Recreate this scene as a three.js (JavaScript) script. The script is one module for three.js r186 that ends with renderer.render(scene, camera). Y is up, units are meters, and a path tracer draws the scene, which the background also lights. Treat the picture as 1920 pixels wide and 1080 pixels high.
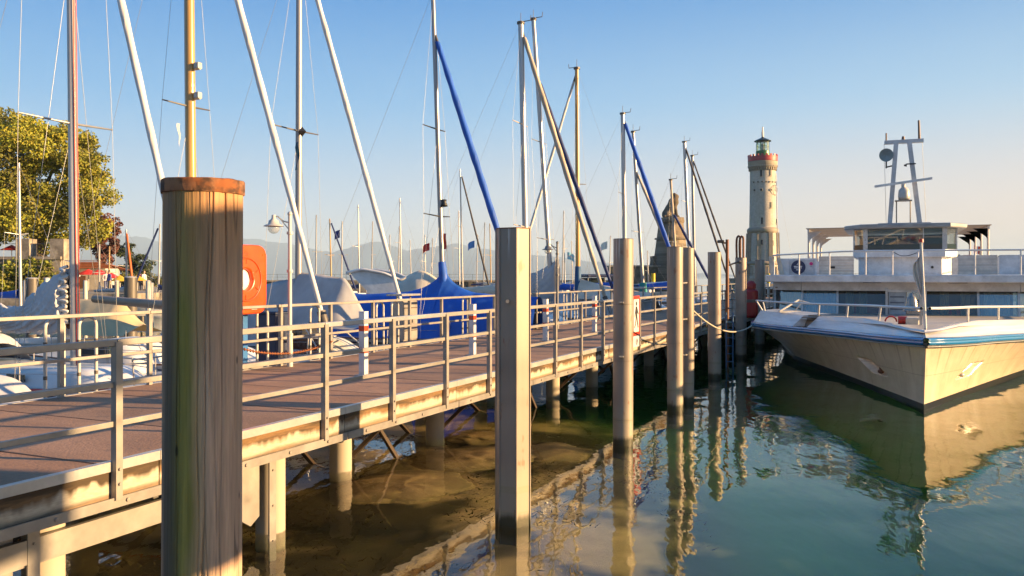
import * as THREE from 'three';
import { mergeGeometries } from 'three/addons/utils/BufferGeometryUtils.js';
import { RoundedBoxGeometry } from 'three/addons/geometries/RoundedBoxGeometry.js';
import { MarchingCubes } from 'three/addons/objects/MarchingCubes.js';

// ------------------------------------------------------------------ camera, sky, sun, exposure
const scene = new THREE.Scene();
const EYE = 3.0, FPX = 1600, HORIZON = 517;                       // metres above the lake, focal length in photo pixels, horizon row
const camera = new THREE.PerspectiveCamera(2 * Math.atan(540 / FPX) * 180 / Math.PI, 16 / 9, 0.1, 40000);
camera.position.set(0, EYE, 0);
camera.lookAt(0, EYE, -10);
camera.setViewOffset(1920, 1080, 0, 540 - HORIZON, 1920, 1080);
scene.add(camera);

const SUN_AZ = 99 * Math.PI / 180, SUN_EL = 12.5 * Math.PI / 180;
const sunDir = new THREE.Vector3(Math.sin(SUN_AZ) * Math.cos(SUN_EL), Math.sin(SUN_EL), -Math.cos(SUN_AZ) * Math.cos(SUN_EL));
{
  const w = 1024, h = 512, data = new Float32Array(w * h * 4);
  const mix = (a, b, t) => a.map((x, i) => x + (b[i] - x) * t);
  const sm = (a, b, x) => { const t = Math.min(1, Math.max(0, (x - a) / (b - a))); return t * t * (3 - 2 * t); };
  for (let j = 0; j < h; j++) for (let i = 0; i < w; i++) {
    const el = ((j + .5) / h - .5) * Math.PI, az = ((i + .5) / w - .5) * 2 * Math.PI;
    const d = [Math.cos(el) * Math.cos(az), Math.sin(el), Math.cos(el) * Math.sin(az)];
    const flat = Math.hypot(sunDir.x, sunDir.z);
    const c = (d[0] * sunDir.x + d[2] * sunDir.z) / flat / Math.max(Math.cos(el), 1e-4);
    const near = sm(-.62, .85, c);                                // nearer to the sun the sky is warmer and paler
    const e = Math.max(0, el) * 180 / Math.PI;
    const hor = mix([.27, .268, .285], [.52, .325, .21], near);
    const low = mix([.235, .285, .35], [.45, .33, .27], near);
    const mid = mix([.095, .212, .358], [.21, .285, .36], near);
    const top = mix([.018, .118, .30], [.050, .150, .305], near);
    const zen = [.032, .10, .25];
    let k = mix(hor, low, sm(0, 5.5, e));
    k = mix(k, mid, sm(3, 12, e));
    k = mix(k, top, sm(9, 21, e));
    k = mix(k, zen, sm(20, 90, e));
    data.set([k[0] * .62, k[1] * .665, k[2] * .66, 1], (j * w + i) * 4);
  }
  const t = new THREE.DataTexture(data, w, h, THREE.RGBAFormat, THREE.FloatType);
  t.mapping = THREE.EquirectangularReflectionMapping;
  t.magFilter = t.minFilter = THREE.LinearFilter; t.needsUpdate = true;
  scene.background = t; scene.environment = t;
}
const sun = new THREE.DirectionalLight(new THREE.Color().setRGB(1, .65, .31), 5);
sun.position.copy(sunDir).multiplyScalar(150).add(new THREE.Vector3(5, 0, -30));
sun.target.position.set(5, 0, -30);
sun.castShadow = true; sun.shadow.radius = 1.5; sun.shadow.mapSize.set(4096, 4096);
Object.assign(sun.shadow.camera, { left: -90, right: 90, top: 60, bottom: -60, near: 1, far: 400 });
scene.add(sun, sun.target);
scene.fog = new THREE.FogExp2(new THREE.Color().setRGB(.58, .79, 1.0), 1.0e-4);

const renderer = new THREE.WebGLRenderer({ antialias: true });
renderer.setSize(1024, 576);
renderer.toneMapping = THREE.LinearToneMapping;
renderer.toneMappingExposure = 3.7;
renderer.shadowMap.enabled = true;

// ------------------------------------------------------------------ helpers
let seedState = 12345;
function rand() { seedState = (seedState + 0x6D2B79F5) | 0; let t = Math.imul(seedState ^ (seedState >>> 15), 1 | seedState); t = (t + Math.imul(t ^ (t >>> 7), 61 | t)) ^ t; return ((t ^ (t >>> 14)) >>> 0) / 4294967296; }
const rr = (a, b) => a + (b - a) * rand();
const V = (x, y, z) => new THREE.Vector3(x, y, z);
const clamp = (x, a, b) => Math.min(b, Math.max(a, x));
const sstep = (a, b, x) => { const t = clamp((x - a) / (b - a), 0, 1); return t * t * (3 - 2 * t); };
const lerp = (a, b, t) => a + (b - a) * t;
function interp(tab, x) { if (x <= tab[0][0]) return tab[0][1]; for (let i = 1; i < tab.length; i++) if (x <= tab[i][0]) { const [x0, y0] = tab[i - 1], [x1, y1] = tab[i]; return y0 + (y1 - y0) * (x - x0) / (x1 - x0); } return tab[tab.length - 1][1]; }
function hash(i, j, s) { let h = (i * 374761393 + j * 668265263 + s * 974634541) | 0; h = Math.imul(h ^ (h >>> 13), 1274126177); return ((h ^ (h >>> 16)) >>> 0) / 4294967296; }
function vnoise(x, y, s, px = 1e9, py = 1e9) {
  const i = Math.floor(x), j = Math.floor(y), fx = x - i, fy = y - j, u = fx * fx * (3 - 2 * fx), v = fy * fy * (3 - 2 * fy);
  const m = (a, n) => ((a % n) + n) % n, h = (a, b) => hash(m(a, px), m(b, py), s);
  return lerp(lerp(h(i, j), h(i + 1, j), u), lerp(h(i, j + 1), h(i + 1, j + 1), u), v);
}
function fbm(x, y, s, oct = 4, px = 1e9, py = 1e9) { let a = .5, t = 0, n = 0; for (let o = 0; o < oct; o++) { t += a * vnoise(x, y, s + o * 17, px, py); n += a; a *= .55; x *= 2; y *= 2; px *= 2; py *= 2; } return t / n; }

const PIER_TURN = Math.atan2(-.4172, .9089);
const W = (n, y, s) => V(n * .9089 + s * .4172, y, n * .4172 - s * .9089);    // harbour frame: n out over the water, s along the pier
const at = (px, py, d) => V((px - 960) / FPX * d, EYE - (py - HORIZON) / FPX * d, -d);

const used = {};
function numbered(name) { const k = used[name] = (used[name] ?? -1) + 1; return k ? `${name}_${String(k).padStart(3, '0')}` : name; }
function tag(o, label, category, group) { o.userData.label = label; if (category) o.userData.category = category; if (group) o.userData.group = group; return o; }
function thing(name, label, category, pos = V(0, 0, 0), turn = 0, group) {
  const o = new THREE.Group(); o.name = numbered(name); o.position.copy(pos); o.rotation.y = turn; scene.add(o); o.updateMatrixWorld(true);
  return tag(o, label, category, group);
}
function cast(m) { m.castShadow = true; m.receiveShadow = true; return m; }
function part(parent, name, geo, material, label) {
  const m = cast(new THREE.Mesh(Array.isArray(geo) ? merge(geo) : geo, material)); m.name = name; parent.add(m);
  if (label) m.userData.label = label; return m;
}
function struct(name, geo, material) { const m = cast(new THREE.Mesh(Array.isArray(geo) ? merge(geo) : geo, material)); m.name = numbered(name); m.userData.kind = 'structure'; scene.add(m); return m; }
function copyOf(o, pos, label, turn) { const c = o.clone(); c.name = numbered(o.name.replace(/_\d{3}$/, '')); c.userData = { ...o.userData }; if (label) c.userData.label = label; c.position.copy(pos); if (turn !== undefined) c.rotation.y = turn; scene.add(c); return c; }
function merge(list) {
  const out = list.map(g => { const k = g.index ? g.toNonIndexed() : g; for (const n of Object.keys(k.attributes)) if (!['position', 'normal', 'uv', 'color'].includes(n)) k.deleteAttribute(n); return k; });
  const color = out.every(g => g.attributes.color); if (!color) out.forEach(g => g.deleteAttribute('color'));
  return out.length === 1 ? out[0] : mergeGeometries(out);
}
// uv in metres from the dominant axis of the face normal
function uvm(g, k = 1, ox = 0, oy = 0) {
  g = g.index ? g.toNonIndexed() : g; const p = g.attributes.position, n = g.attributes.normal, uv = new Float32Array(p.count * 2);
  for (let i = 0; i < p.count; i++) {
    const ax = Math.abs(n.getX(i)), ay = Math.abs(n.getY(i)), az = Math.abs(n.getZ(i)), x = p.getX(i), y = p.getY(i), z = p.getZ(i);
    const [u, v] = ay > ax && ay > az ? [x, z] : ax > az ? [z, y] : [x, y];
    uv[i * 2] = u * k + ox; uv[i * 2 + 1] = v * k + oy;
  }
  g.setAttribute('uv', new THREE.BufferAttribute(uv, 2)); return g;
}
const box = (w, h, d, x = 0, y = 0, z = 0) => uvm(new THREE.BoxGeometry(w, h, d).translate(x, y, z));
const rbox = (w, h, d, r, x = 0, y = 0, z = 0) => uvm(new RoundedBoxGeometry(w, h, d, 2, r).translate(x, y, z));
function bar(p, q, w, h) {                                          // a rectangular bar from p to q
  const d = q.clone().sub(p), L = d.length(), g = new THREE.BoxGeometry(w, h, L);
  const m = new THREE.Matrix4().lookAt(q, p, Math.abs(d.y) / L > .98 ? V(0, 0, 1) : V(0, 1, 0)); m.setPosition(p.clone().add(q).multiplyScalar(.5));
  return uvm(g.applyMatrix4(m));
}
function rod(p, q, r, r2 = r, seg = 8, open = false) {
  const d = q.clone().sub(p), L = d.length(), g = new THREE.CylinderGeometry(r2, r, L, seg, 1, open);
  g.applyQuaternion(new THREE.Quaternion().setFromUnitVectors(V(0, 1, 0), d.normalize())); g.translate((p.x + q.x) / 2, (p.y + q.y) / 2, (p.z + q.z) / 2); return g;
}
const tube = (pts, r, seg = 24, rad = 6, closed = false) => new THREE.TubeGeometry(new THREE.CatmullRomCurve3(pts, closed, 'catmullrom', .3), seg, r, rad, closed);
const lathe = (pts, seg = 24) => new THREE.LatheGeometry(pts.map(p => new THREE.Vector2(p[0], p[1])), seg);
function grid(nu, nv, f, flip = false) {                            // f(i/nu, j/nv) -> Vector3
  const pos = [], uv = [], idx = [];
  for (let j = 0; j <= nv; j++) for (let i = 0; i <= nu; i++) { const p = f(i / nu, j / nv); pos.push(p.x, p.y, p.z); uv.push(i / nu, j / nv); }
  for (let j = 0; j < nv; j++) for (let i = 0; i < nu; i++) { const a = j * (nu + 1) + i, b = a + 1, c = a + nu + 1, d = c + 1; flip ? idx.push(a, c, b, b, c, d) : idx.push(a, b, c, b, d, c); }
  const g = new THREE.BufferGeometry(); g.setAttribute('position', new THREE.Float32BufferAttribute(pos, 3)); g.setAttribute('uv', new THREE.Float32BufferAttribute(uv, 2)); g.setIndex(idx); g.computeVertexNormals(); return g;
}
const faceUp = g => { const n = g.attributes.normal; let s = 0; for (let i = 0; i < n.count; i++) s += n.getY(i); if (s < 0) { const k = g.index.array; for (let i = 0; i < k.length; i += 3) { const t = k[i]; k[i] = k[i + 1]; k[i + 1] = t; } g.computeVertexNormals(); } return g; };
function poly(pts, depth, up = false) {                             // pts [[x,y]..] extruded along z (or, up, laid flat and extruded along y)
  const s = new THREE.Shape(pts.map(p => new THREE.Vector2(p[0], p[1]))), g = new THREE.ExtrudeGeometry(s, { depth, bevelEnabled: false });
  if (up) g.rotateX(-Math.PI / 2); return uvm(g);
}

// ------------------------------------------------------------------ textures
function tex(w, h, f, { srgb = false, rx = 1, ry = 1 } = {}) {
  const d = new Uint8Array(w * h * 4);
  for (let j = 0; j < h; j++) for (let i = 0; i < w; i++) { const c = f(i / w, j / h); const o = (j * w + i) * 4; for (let k = 0; k < 3; k++) d[o + k] = clamp(Math.round((Array.isArray(c) ? c[k] : c) * 255), 0, 255); d[o + 3] = 255; }
  const t = new THREE.DataTexture(d, w, h); t.wrapS = t.wrapT = THREE.RepeatWrapping; t.magFilter = THREE.LinearFilter; t.minFilter = THREE.LinearMipmapLinearFilter; t.generateMipmaps = true;
  if (srgb) t.colorSpace = THREE.SRGBColorSpace; t.repeat.set(rx, ry); t.needsUpdate = true; return t;
}
const toS = l => l <= .0031308 ? l * 12.92 : 1.055 * l ** (1 / 2.4) - .055;
const lin = (r, g, b, k = 1) => [toS(r * k), toS(g * k), toS(b * k)];
const mix3 = (a, b, t) => [lerp(a[0], b[0], t), lerp(a[1], b[1], t), lerp(a[2], b[2], t)];
// grunge: neutral multiplier used by paint, metal and cloth (uv in metres, 2 m period)
const grungeT = tex(512, 512, (u, v) => { const n = fbm(u * 8, v * 8, 3, 5, 8, 8), m = fbm(u * 40, v * 40, 9, 2, 40, 40); return .80 + .20 * clamp(n * 1.3 + (m - .5) * .25, 0, 1); }, { srgb: true, rx: .5, ry: .5 });
const roughT = tex(256, 256, (u, v) => .62 + .38 * fbm(u * 10, v * 10, 31, 4, 10, 10), { rx: .5, ry: .5 });
const streakT = tex(512, 512, (u, v) => { const s = fbm(u * 40, v * 3, 5, 4, 40, 3), n = fbm(u * 6, v * 6, 8, 4, 6, 6); return mix3([1, 1, 1], [.62, .55, .47], clamp((s * .7 + n * .5 - .55) * 2.2, 0, 1) * .55); }, { srgb: true });
const M = {};
function paint(key, c, rough = .45, metal = 0, o = {}) { return M[key] ??= new THREE.MeshPhysicalMaterial({ color: new THREE.Color().setRGB(...c), roughness: rough, metalness: metal, map: grungeT, roughnessMap: o.flat ? null : roughT, ...o.m }); }
const plain = (key, c, rough = .6, metal = 0, m = {}) => M[key] ??= new THREE.MeshPhysicalMaterial({ color: new THREE.Color().setRGB(...c), roughness: rough, metalness: metal, ...m });
const galv = paint('galv', [.33, .30, .265], .5, .25);
const darkSteel = paint('darkSteel', [.12, .105, .09], .6, .2);
const white = paint('white', [.68, .68, .67], .3);
const offWhite = paint('offWhite', [.52, .50, .46], .4);
const alu = paint('alu', [.44, .43, .43], .36, .4);
const aluDull = paint('aluDull', [.30, .30, .31], .42, .4);
const wire = plain('wire', [.30, .30, .30], .35, .5);
const blueCloth = paint('blueCloth', [.010, .10, .50], .8, 0, { m: { sheen: .2 } });
const greyCloth = paint('greyCloth', [.40, .40, .41], .85);
const creamCloth = paint('creamCloth', [.60, .54, .44], .85);
const canvasCloth = paint('canvasCloth', [.52, .52, .54], .85);
const red = paint('red', [.52, .035, .022], .4);
const rust = paint('rust', [.20, .075, .03], .85);
const black = plain('black', [.015, .015, .016], .5);
const navy = plain('navy', [.012, .022, .07], .5);
const rope = paint('rope', [.48, .42, .33], .9);
const darkGlass = plain('darkGlass', [.02, .03, .035], .06, 0, { specularIntensity: 1, ior: 1.6 });
// ------------------------------------------------------------------ water, lake bed, hills
function axis(inner0, inner1, step, outer0, outer1, k) { const a = []; for (let x = inner0; x <= inner1; x += step) a.push(x); let s = step, x = a[a.length - 1]; while (x < outer1) { s *= k; x += s; a.push(Math.min(x, outer1)); } s = step; x = inner0; while (x > outer0) { s *= k; x -= s; a.unshift(Math.max(x, outer0)); } return a; }
function sheet(xs, zs, f) {
  const nx = xs.length, pos = new Float32Array(nx * zs.length * 3), uv = new Float32Array(nx * zs.length * 2), idx = [];
  for (let j = 0; j < zs.length; j++) for (let i = 0; i < nx; i++) { const o = j * nx + i; pos[o * 3] = xs[i]; pos[o * 3 + 1] = f(xs[i], zs[j]); pos[o * 3 + 2] = zs[j]; uv[o * 2] = xs[i]; uv[o * 2 + 1] = zs[j]; if (i && j) { const a = o - nx - 1, b = o - nx, c = o - 1; idx.push(a, c, b, b, c, o); } }
  const g = new THREE.BufferGeometry(); g.setAttribute('position', new THREE.BufferAttribute(pos, 3)); g.setAttribute('uv', new THREE.BufferAttribute(uv, 2)); g.setIndex(idx); g.computeVertexNormals(); return g;
}
{
  const waves = [];
  for (let i = 0; i < 22; i++) { const L = .55 * Math.pow(1.135, i), a = rr(-.75, .75) + (i % 3 ? 1.45 : .35), k = 2 * Math.PI / L; waves.push([k * Math.cos(a), k * Math.sin(a), rr(0, 6.28), .00040 * Math.pow(L, 1.22)]); }
  const wave = (x, z) => {
    const r = Math.hypot(x, z); if (r > 160) return 0;
    const calm = .35 + .9 * sstep(.35, .7, fbm(x * .11 + 40, z * .17 + 40, 77, 3)), wx = x + 1.3 * fbm(x * .3 + 9, z * .3 + 9, 78, 2), wz = z + 1.3 * fbm(x * .3 + 60, z * .3 + 60, 79, 2);
    let y = 0; for (const w of waves) y += w[3] * Math.sin(w[0] * wx + w[1] * wz + w[2]);
    return y * calm * sstep(160, 70, r);
  };
  const g = sheet(axis(-14, 24, .12, -16000, 16000, 1.14), axis(-42, 4, .12, -16000, 400, 1.14), wave);
  const ripple = tex(512, 512, (u, v) => fbm(u * 22, v * 9, 51, 4, 22, 9), { rx: 1 / 5, ry: 1 / 5 });
  struct('lake_water', g, new THREE.MeshPhysicalMaterial({ color: new THREE.Color().setRGB(1, 1, 1), roughness: .0, ior: 1.333, transmission: 1, thickness: 2, attenuationColor: new THREE.Color().setRGB(.62, .80, .56), attenuationDistance: 3, bumpMap: ripple, bumpScale: .004 }));
}
const bedY = (x, z) => {
  const n = x * .9089 + z * .4172, s = x * .4172 - z * .9089;
  const shallow = sstep(1.5, -5, n + .4 * (s - 11)) * sstep(21, 12.5, s + n * .3);
  return lerp(-2.4, -.55, shallow) - .28 * (fbm(x * .5 + 30, z * .5 + 30, 91, 4) - .5) - .12 * fbm(x * 2 + 9, z * 2 + 9, 92, 3) * shallow;
};
{
  const g = sheet(axis(-12, 10, .14, -16000, 16000, 1.25), axis(-26, -4, .14, -16000, 400, 1.25), bedY);
  const p = g.attributes.position, c = new Float32Array(p.count * 3);
  for (let i = 0; i < p.count; i++) {
    const x = p.getX(i), y = p.getY(i), z = p.getZ(i), sh = sstep(-1.9, -.85, y), k = fbm(x * .8 + 50, z * .8 + 50, 93, 5), k2 = fbm(x * 5, z * 5, 94, 3);
    const wp = sstep(.40, .56, fbm(x * .42 + 15, z * .42 + 15, 96, 3)), brown = mix3([.06, .038, .014], [.52, .31, .14], sstep(.46, .62, k) * (.6 + .6 * k2) * (.18 + .82 * wp));
    c.set(mix3([.028, .100, .028], brown, sh), i * 3);
  }
  g.setAttribute('color', new THREE.BufferAttribute(c, 3));
  struct('lake_bed', g, new THREE.MeshStandardMaterial({ vertexColors: true, roughness: .95 }));
}
{
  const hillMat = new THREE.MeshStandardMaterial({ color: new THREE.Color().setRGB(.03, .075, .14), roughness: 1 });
  const ridge = (name, z0, tab, base, seed) => {
    const y = px => interp(tab, px);
    const g = grid(360, 14, (u, v) => {
      const px = lerp(-700, 2700, u), k = 1 - Math.abs(v - .5) * 2, h = Math.max(2, (HORIZON - y(px) + 8 * (fbm(px * .02, 2, seed, 4) - .5) + 2.5 * (fbm(px * .09, 5, seed, 3) - .5)) / FPX * z0);
      const d = z0 + (v - .5) * 2600 + 260 * (fbm(px * .02, v * 6, seed + 3, 4) - .5);
      return V((px - 960) / FPX * z0, -5 + h * Math.pow(k, .8) * (.86 + .14 * fbm(px * .05, v * 9, seed + 5, 4)) , -d);
    });
    struct(name, g, hillMat);
  };
  ridge('mountains', 11000, [[-700, 430], [0, 440], [210, 436], [260, 440], [300, 446], [380, 452], [450, 436], [500, 444], [560, 456], [620, 468], [680, 450], [710, 446], [760, 466], [850, 452], [930, 462], [1040, 478], [1150, 492], [1260, 510], [1400, 515], [1700, 515], [1790, 508], [1850, 494], [1930, 474], [2100, 460], [2700, 465]], 0, 301);
}

// ------------------------------------------------------------------ the pier
const DECK = 1.37, EDGE = -6.3, FAR = -10.35;
const S0 = -9, S1 = 66;
{
  const pier = thing('pier', 'long pier with brown deck slabs and stained concrete edge beam on round columns', 'pier', V(0, 0, 0), PIER_TURN);
  const deckT = tex(1024, 1024, (u, v) => {
    const n = fbm(u * 5, v * 5, 11, 5, 5, 5), f = fbm(u * 90, v * 90, 12, 2, 90, 90), st = fbm(u * 3, v * 14, 13, 4, 3, 14), spot = sstep(.70, .78, fbm(u * 22, v * 22, 14, 3, 22, 22));
    return lin(...mix3(mix3([.33, .19, .115], [.24, .135, .08], sstep(.3, .75, n * .6 + st * .4)), [.12, .09, .07], spot * .35), .90 + .2 * f);
  }, { srgb: true, rx: 1 / 4.4, ry: 1 / 4.4 });
  const deckB = tex(512, 512, (u, v) => fbm(u * 120, v * 120, 21, 3, 120, 120), { rx: 1 / 2.2, ry: 1 / 2.2 });
  const deckM = [0, 1, 2].map(i => new THREE.MeshStandardMaterial({ map: deckT, bumpMap: deckB, bumpScale: .004, roughness: .8, color: new THREE.Color().setRGB(...[[1, 1, 1], [.80, .82, .84], [.95, .90, .84]][i]) }));
  const L = 1.58;
  for (let k = 0, s = S0; s < S1; s += L, k++) {
    const g = rbox(EDGE - FAR - .1, .12, L - .03, .008, (EDGE + FAR) / 2 - .02, DECK - .06 + (k % 2 ? .0015 : 0), -(s + L / 2));
    const uv = g.attributes.uv; for (let i = 0; i < uv.count; i++) uv.setXY(i, uv.getX(i) + k * 1.73, uv.getY(i) + (k % 5) * .77);
    part(pier, 'deck_slab', g, deckM[(k * 7) % 3]);
  }
  // stained edge beam, one piece per bay
  const beamT = tex(1024, 512, (u, v) => {                          // v: 0 foot .. 1 top of the beam face
    const drip = fbm(u * 60, .5 + v * .7, 41, 3, 60, 1e6), patch = fbm(u * 9, v * 3, 42, 4, 9, 1e6), fine = fbm(u * 150, v * 26, 43, 2, 150, 1e6);
    const top = sstep(.36 + .75 * (drip - .5) + .4 * (patch - .5), .80 + .3 * (drip - .5), v), foot = sstep(.30, .05, v + .25 * (patch - .5));
    const stain = clamp(top * 1.15 + foot * .8, 0, 1);
    return lin(...mix3([.42, .355, .26], mix3([.17, .095, .038], [.055, .036, .018], sstep(.3, .6, patch)), stain), .84 + .32 * fine);
  }, { srgb: true });
  const beamM = new THREE.MeshStandardMaterial({ map: beamT, roughness: .9, bumpMap: beamT, bumpScale: .006 });
  const stripM = paint('stripMetal', [.50, .48, .45], .42, .35);
  const BL = 2.9;
  for (const [x, out] of [[EDGE, 1], [FAR, -1]]) for (let s = S0 + .35, k = 0; s < S1 - 1; s += BL, k++) {
    const g = new THREE.BoxGeometry(.16, .235, BL - .012, 1, 1, 1).translate(x - out * .08, DECK - .2, -(s + BL / 2));
    const p = g.attributes.position, uv = g.attributes.uv; for (let i = 0; i < p.count; i++) uv.setXY(i, -p.getZ(i) / 6 + k * .37, (p.getY(i) - (DECK - .3175)) / .235);
    part(pier, 'edge_beam', g, beamM);
    part(pier, 'edge_strip', box(.075, .085, BL - .006, x - out * .02, DECK - .038, -(s + BL / 2)), stripM);
    if (out > 0) part(pier, 'lower_flange', [box(.26, .05, BL - .02, x - out * .09, DECK - .345, -(s + BL / 2)), box(.012, .09, BL - .02, x + out * .045, DECK - .352, -(s + BL / 2)), ...(out > 0 ? [.4, 1.1, 1.8, 2.5].map(q => rod(V(x + .05, DECK - .35, -(s + q)), V(x + .066, DECK - .35, -(s + q)), .018)) : [])], galv);
    if (out > 0) part(pier, 'hanger', box(.1, .13, .06, x - out * .08, DECK - .375, -(s + BL - .01)), darkSteel);
  }
  part(pier, 'soffit', box(EDGE - FAR - .4, .08, S1 - S0, (EDGE + FAR) / 2, DECK - .165, -(S0 + S1) / 2), darkSteel);
  // columns, cross-heads and bracing
  const colT = tex(256, 512, (u, v) => { const n = fbm(u * 6, v * 8, 61, 4, 6, 1e6), w = sstep(.62, .5, v + .1 * (n - .5)), gl = sstep(.50, .44, v + .06 * (n - .5)); return lin(...mix3(mix3([.38, .33, .255], [.30, .26, .19], w * n * 1.4), [.05, .048, .02], gl)); }, { srgb: true });
  const colM = new THREE.MeshStandardMaterial({ map: colT, roughness: .85 });
  const colG = new THREE.CylinderGeometry(.17, .17, 3.0, 28, 1).translate(0, -.5, 0);
  for (let k = -3; k < 19; k++) {
    const s = 7.95 + 2.92 * k; if (s > S1) break;
    for (const n of [k < 1 ? -6.78 : -7.9, -9.9]) { const c = part(pier, 'column', colG, colM); c.position.set(n, 0, -s); }
    part(pier, 'cross_head', [box(3.7, .16, .05, -8.3, DECK - .29, -s + .14), box(3.7, .16, .05, -8.3, DECK - .29, -s - .14)], darkSteel);
    part(pier, 'brace', [bar(V(-7.0, .95, -s - .2), V(-8.3, -.25, -s - .2), .06, .06), bar(V(-9.7, .95, -s - .2), V(-8.3, -.25, -s - .2), .06, .06)], paint('braceRust', [.055, .034, .02], .8));
    if (k < 1) {
      part(pier, 'channel_post', [box(.02, 2.4, .11, -6.5, -.25, -s + .3), box(.08, 2.4, .014, -6.54, -.25, -s + .245), ...[.8, .4, 0].map(y => rod(V(-6.49, y, -s + .3), V(-6.475, y, -s + .3), .012))], galv);
      part(pier, 'gusset_plate', poly([[-.32, .42], [.20, .42], [.20, -.22], [.06, -.30], [-.32, -.06]], .02).rotateY(Math.PI / 2).translate(-6.6, .52, -s + .62), galv);
    } else if (k % 2) part(pier, 'brace', bar(V(-7.6, .95, -s - .25), V(-7.6, -.3, -s - 1.4), .06, .06), paint('braceRust'));
  }
  part(pier, 'waler', [box(.05, .20, 11.5, -6.52, .74, -(1.3)), box(.16, .03, 11.5, -6.6, .63, -1.3)], galv);
}
// railings
const POST_S = i => 5.35 + (i - 1) * 1.478;                          // post pitch read from the photograph
{
  const near = thing('pier_railing', 'grey metal three-bar railing bolted to the near, sunlit edge of the pier', 'railing', V(0, 0, 0), PIER_TURN);
  const far = thing('pier_railing', 'grey metal railing along the far, boat side of the pier', 'railing', V(0, 0, 0), PIER_TURN);
  const postG = uvm(merge([box(.018, 1.38, .07, 0, 0, 0), box(.05, 1.38, .012, -.03, 0, .03)]));
  for (let i = -9; i < 41; i++) { const p = part(near, 'post', postG, galv); p.position.set(EDGE + .06, DECK + 1.05 - .69, -POST_S(i)); part(p, 'bolt', [rod(V(.009, -.55, 0), V(.025, -.55, 0), .014), rod(V(.009, -.42, 0), V(.025, -.42, 0), .014)], galv); }
  for (let i = -9; i < 40; i += 2) {
    const s0 = POST_S(i), s1 = Math.min(POST_S(i + 2), S1) - .006, c = -(s0 + s1) / 2, l = s1 - s0;
    part(near, 'top_rail', rbox(.06, .06, l, .008, EDGE + .022, DECK + 1.045, c), i % 3 ? galv : alu);
    part(near, 'middle_rail', rbox(.04, .05, l, .006, EDGE + .022, DECK + .68, c), galv);
    part(near, 'lower_rail', rbox(.04, .05, l, .006, EDGE + .022, DECK + .335, c), i % 4 ? galv : alu);
  }
  const fpost = box(.06, 1.06, .06);
  for (let i = -9; i < 41; i++) { const p = part(far, 'post', fpost, galv); p.position.set(FAR + .1, DECK + .53, -(POST_S(i) + 1.03)); }
  for (let i = -9; i < 40; i += 2) { const s0 = POST_S(i) + 1.03, l = 2.95, c = -(s0 + 1.478); part(far, 'top_rail', rbox(.055, .05, l, .008, FAR + .1, DECK + 1.085, c), galv); part(far, 'middle_rail', rbox(.035, .045, l, .006, FAR + .14, DECK + .5, c), galv); part(far, 'lower_rail', rbox(.035, .045, l, .006, FAR + .14, DECK + .12, c), galv); }
}
const far_s = px => { const k = (px - 960) / FPX, n = -10.5; return n * (.9089 + .4172 * k) / (.9089 * k - .4172); };
{ // hoops beside the far railing
  const hoop = thing('gate_hoop', 'banded grey tube hoop standing behind the far railing, leftmost of all', 'hoop', W(-10.55, DECK - .1, far_s(107)), PIER_TURN, 'tube hoops along the far railing');
  const pts = []; for (let i = 0; i <= 12; i++) { const a = Math.PI * i / 12; pts.push(V(0, 1.02 + .13 * Math.sin(a), .14 * Math.cos(a))); }
  part(hoop, 'tube', [rod(V(0, 0, .14), V(0, 1.02, .14), .024, .024, 10), rod(V(0, 0, -.14), V(0, 1.02, -.14), .024, .024, 10), tube(pts, .024, 20, 10)], offWhite);
  for (const y of [.1, .32, .55, .78]) for (const z of [-.14, .14]) part(hoop, 'band', rod(V(0, y, z), V(0, y + .05, z), .027, .027, 10), darkSteel);
  const where = [[169, 'banded tube hoop behind the far railing, just right of the leftmost mast foot'], [496, 'banded tube hoop behind the far railing, between life ring station and dark blue bin'], [594, 'banded tube hoop behind the far railing, right of the white lamp post'], [716, 'banded tube hoop behind the railing, at the left side of the metal cabinet'], [744, 'banded tube hoop directly behind the metal cabinet on the pier'], [875, 'banded tube hoop behind the second red and white bollard'], [1062, 'banded tube hoop on far railing, right of the dark distant lamp post'], [1082, 'banded tube hoop on far railing near the fourth bollard']];
  for (const [px, l] of where) copyOf(hoop, W(-10.55, DECK - .1, far_s(px)), l);
}

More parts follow.
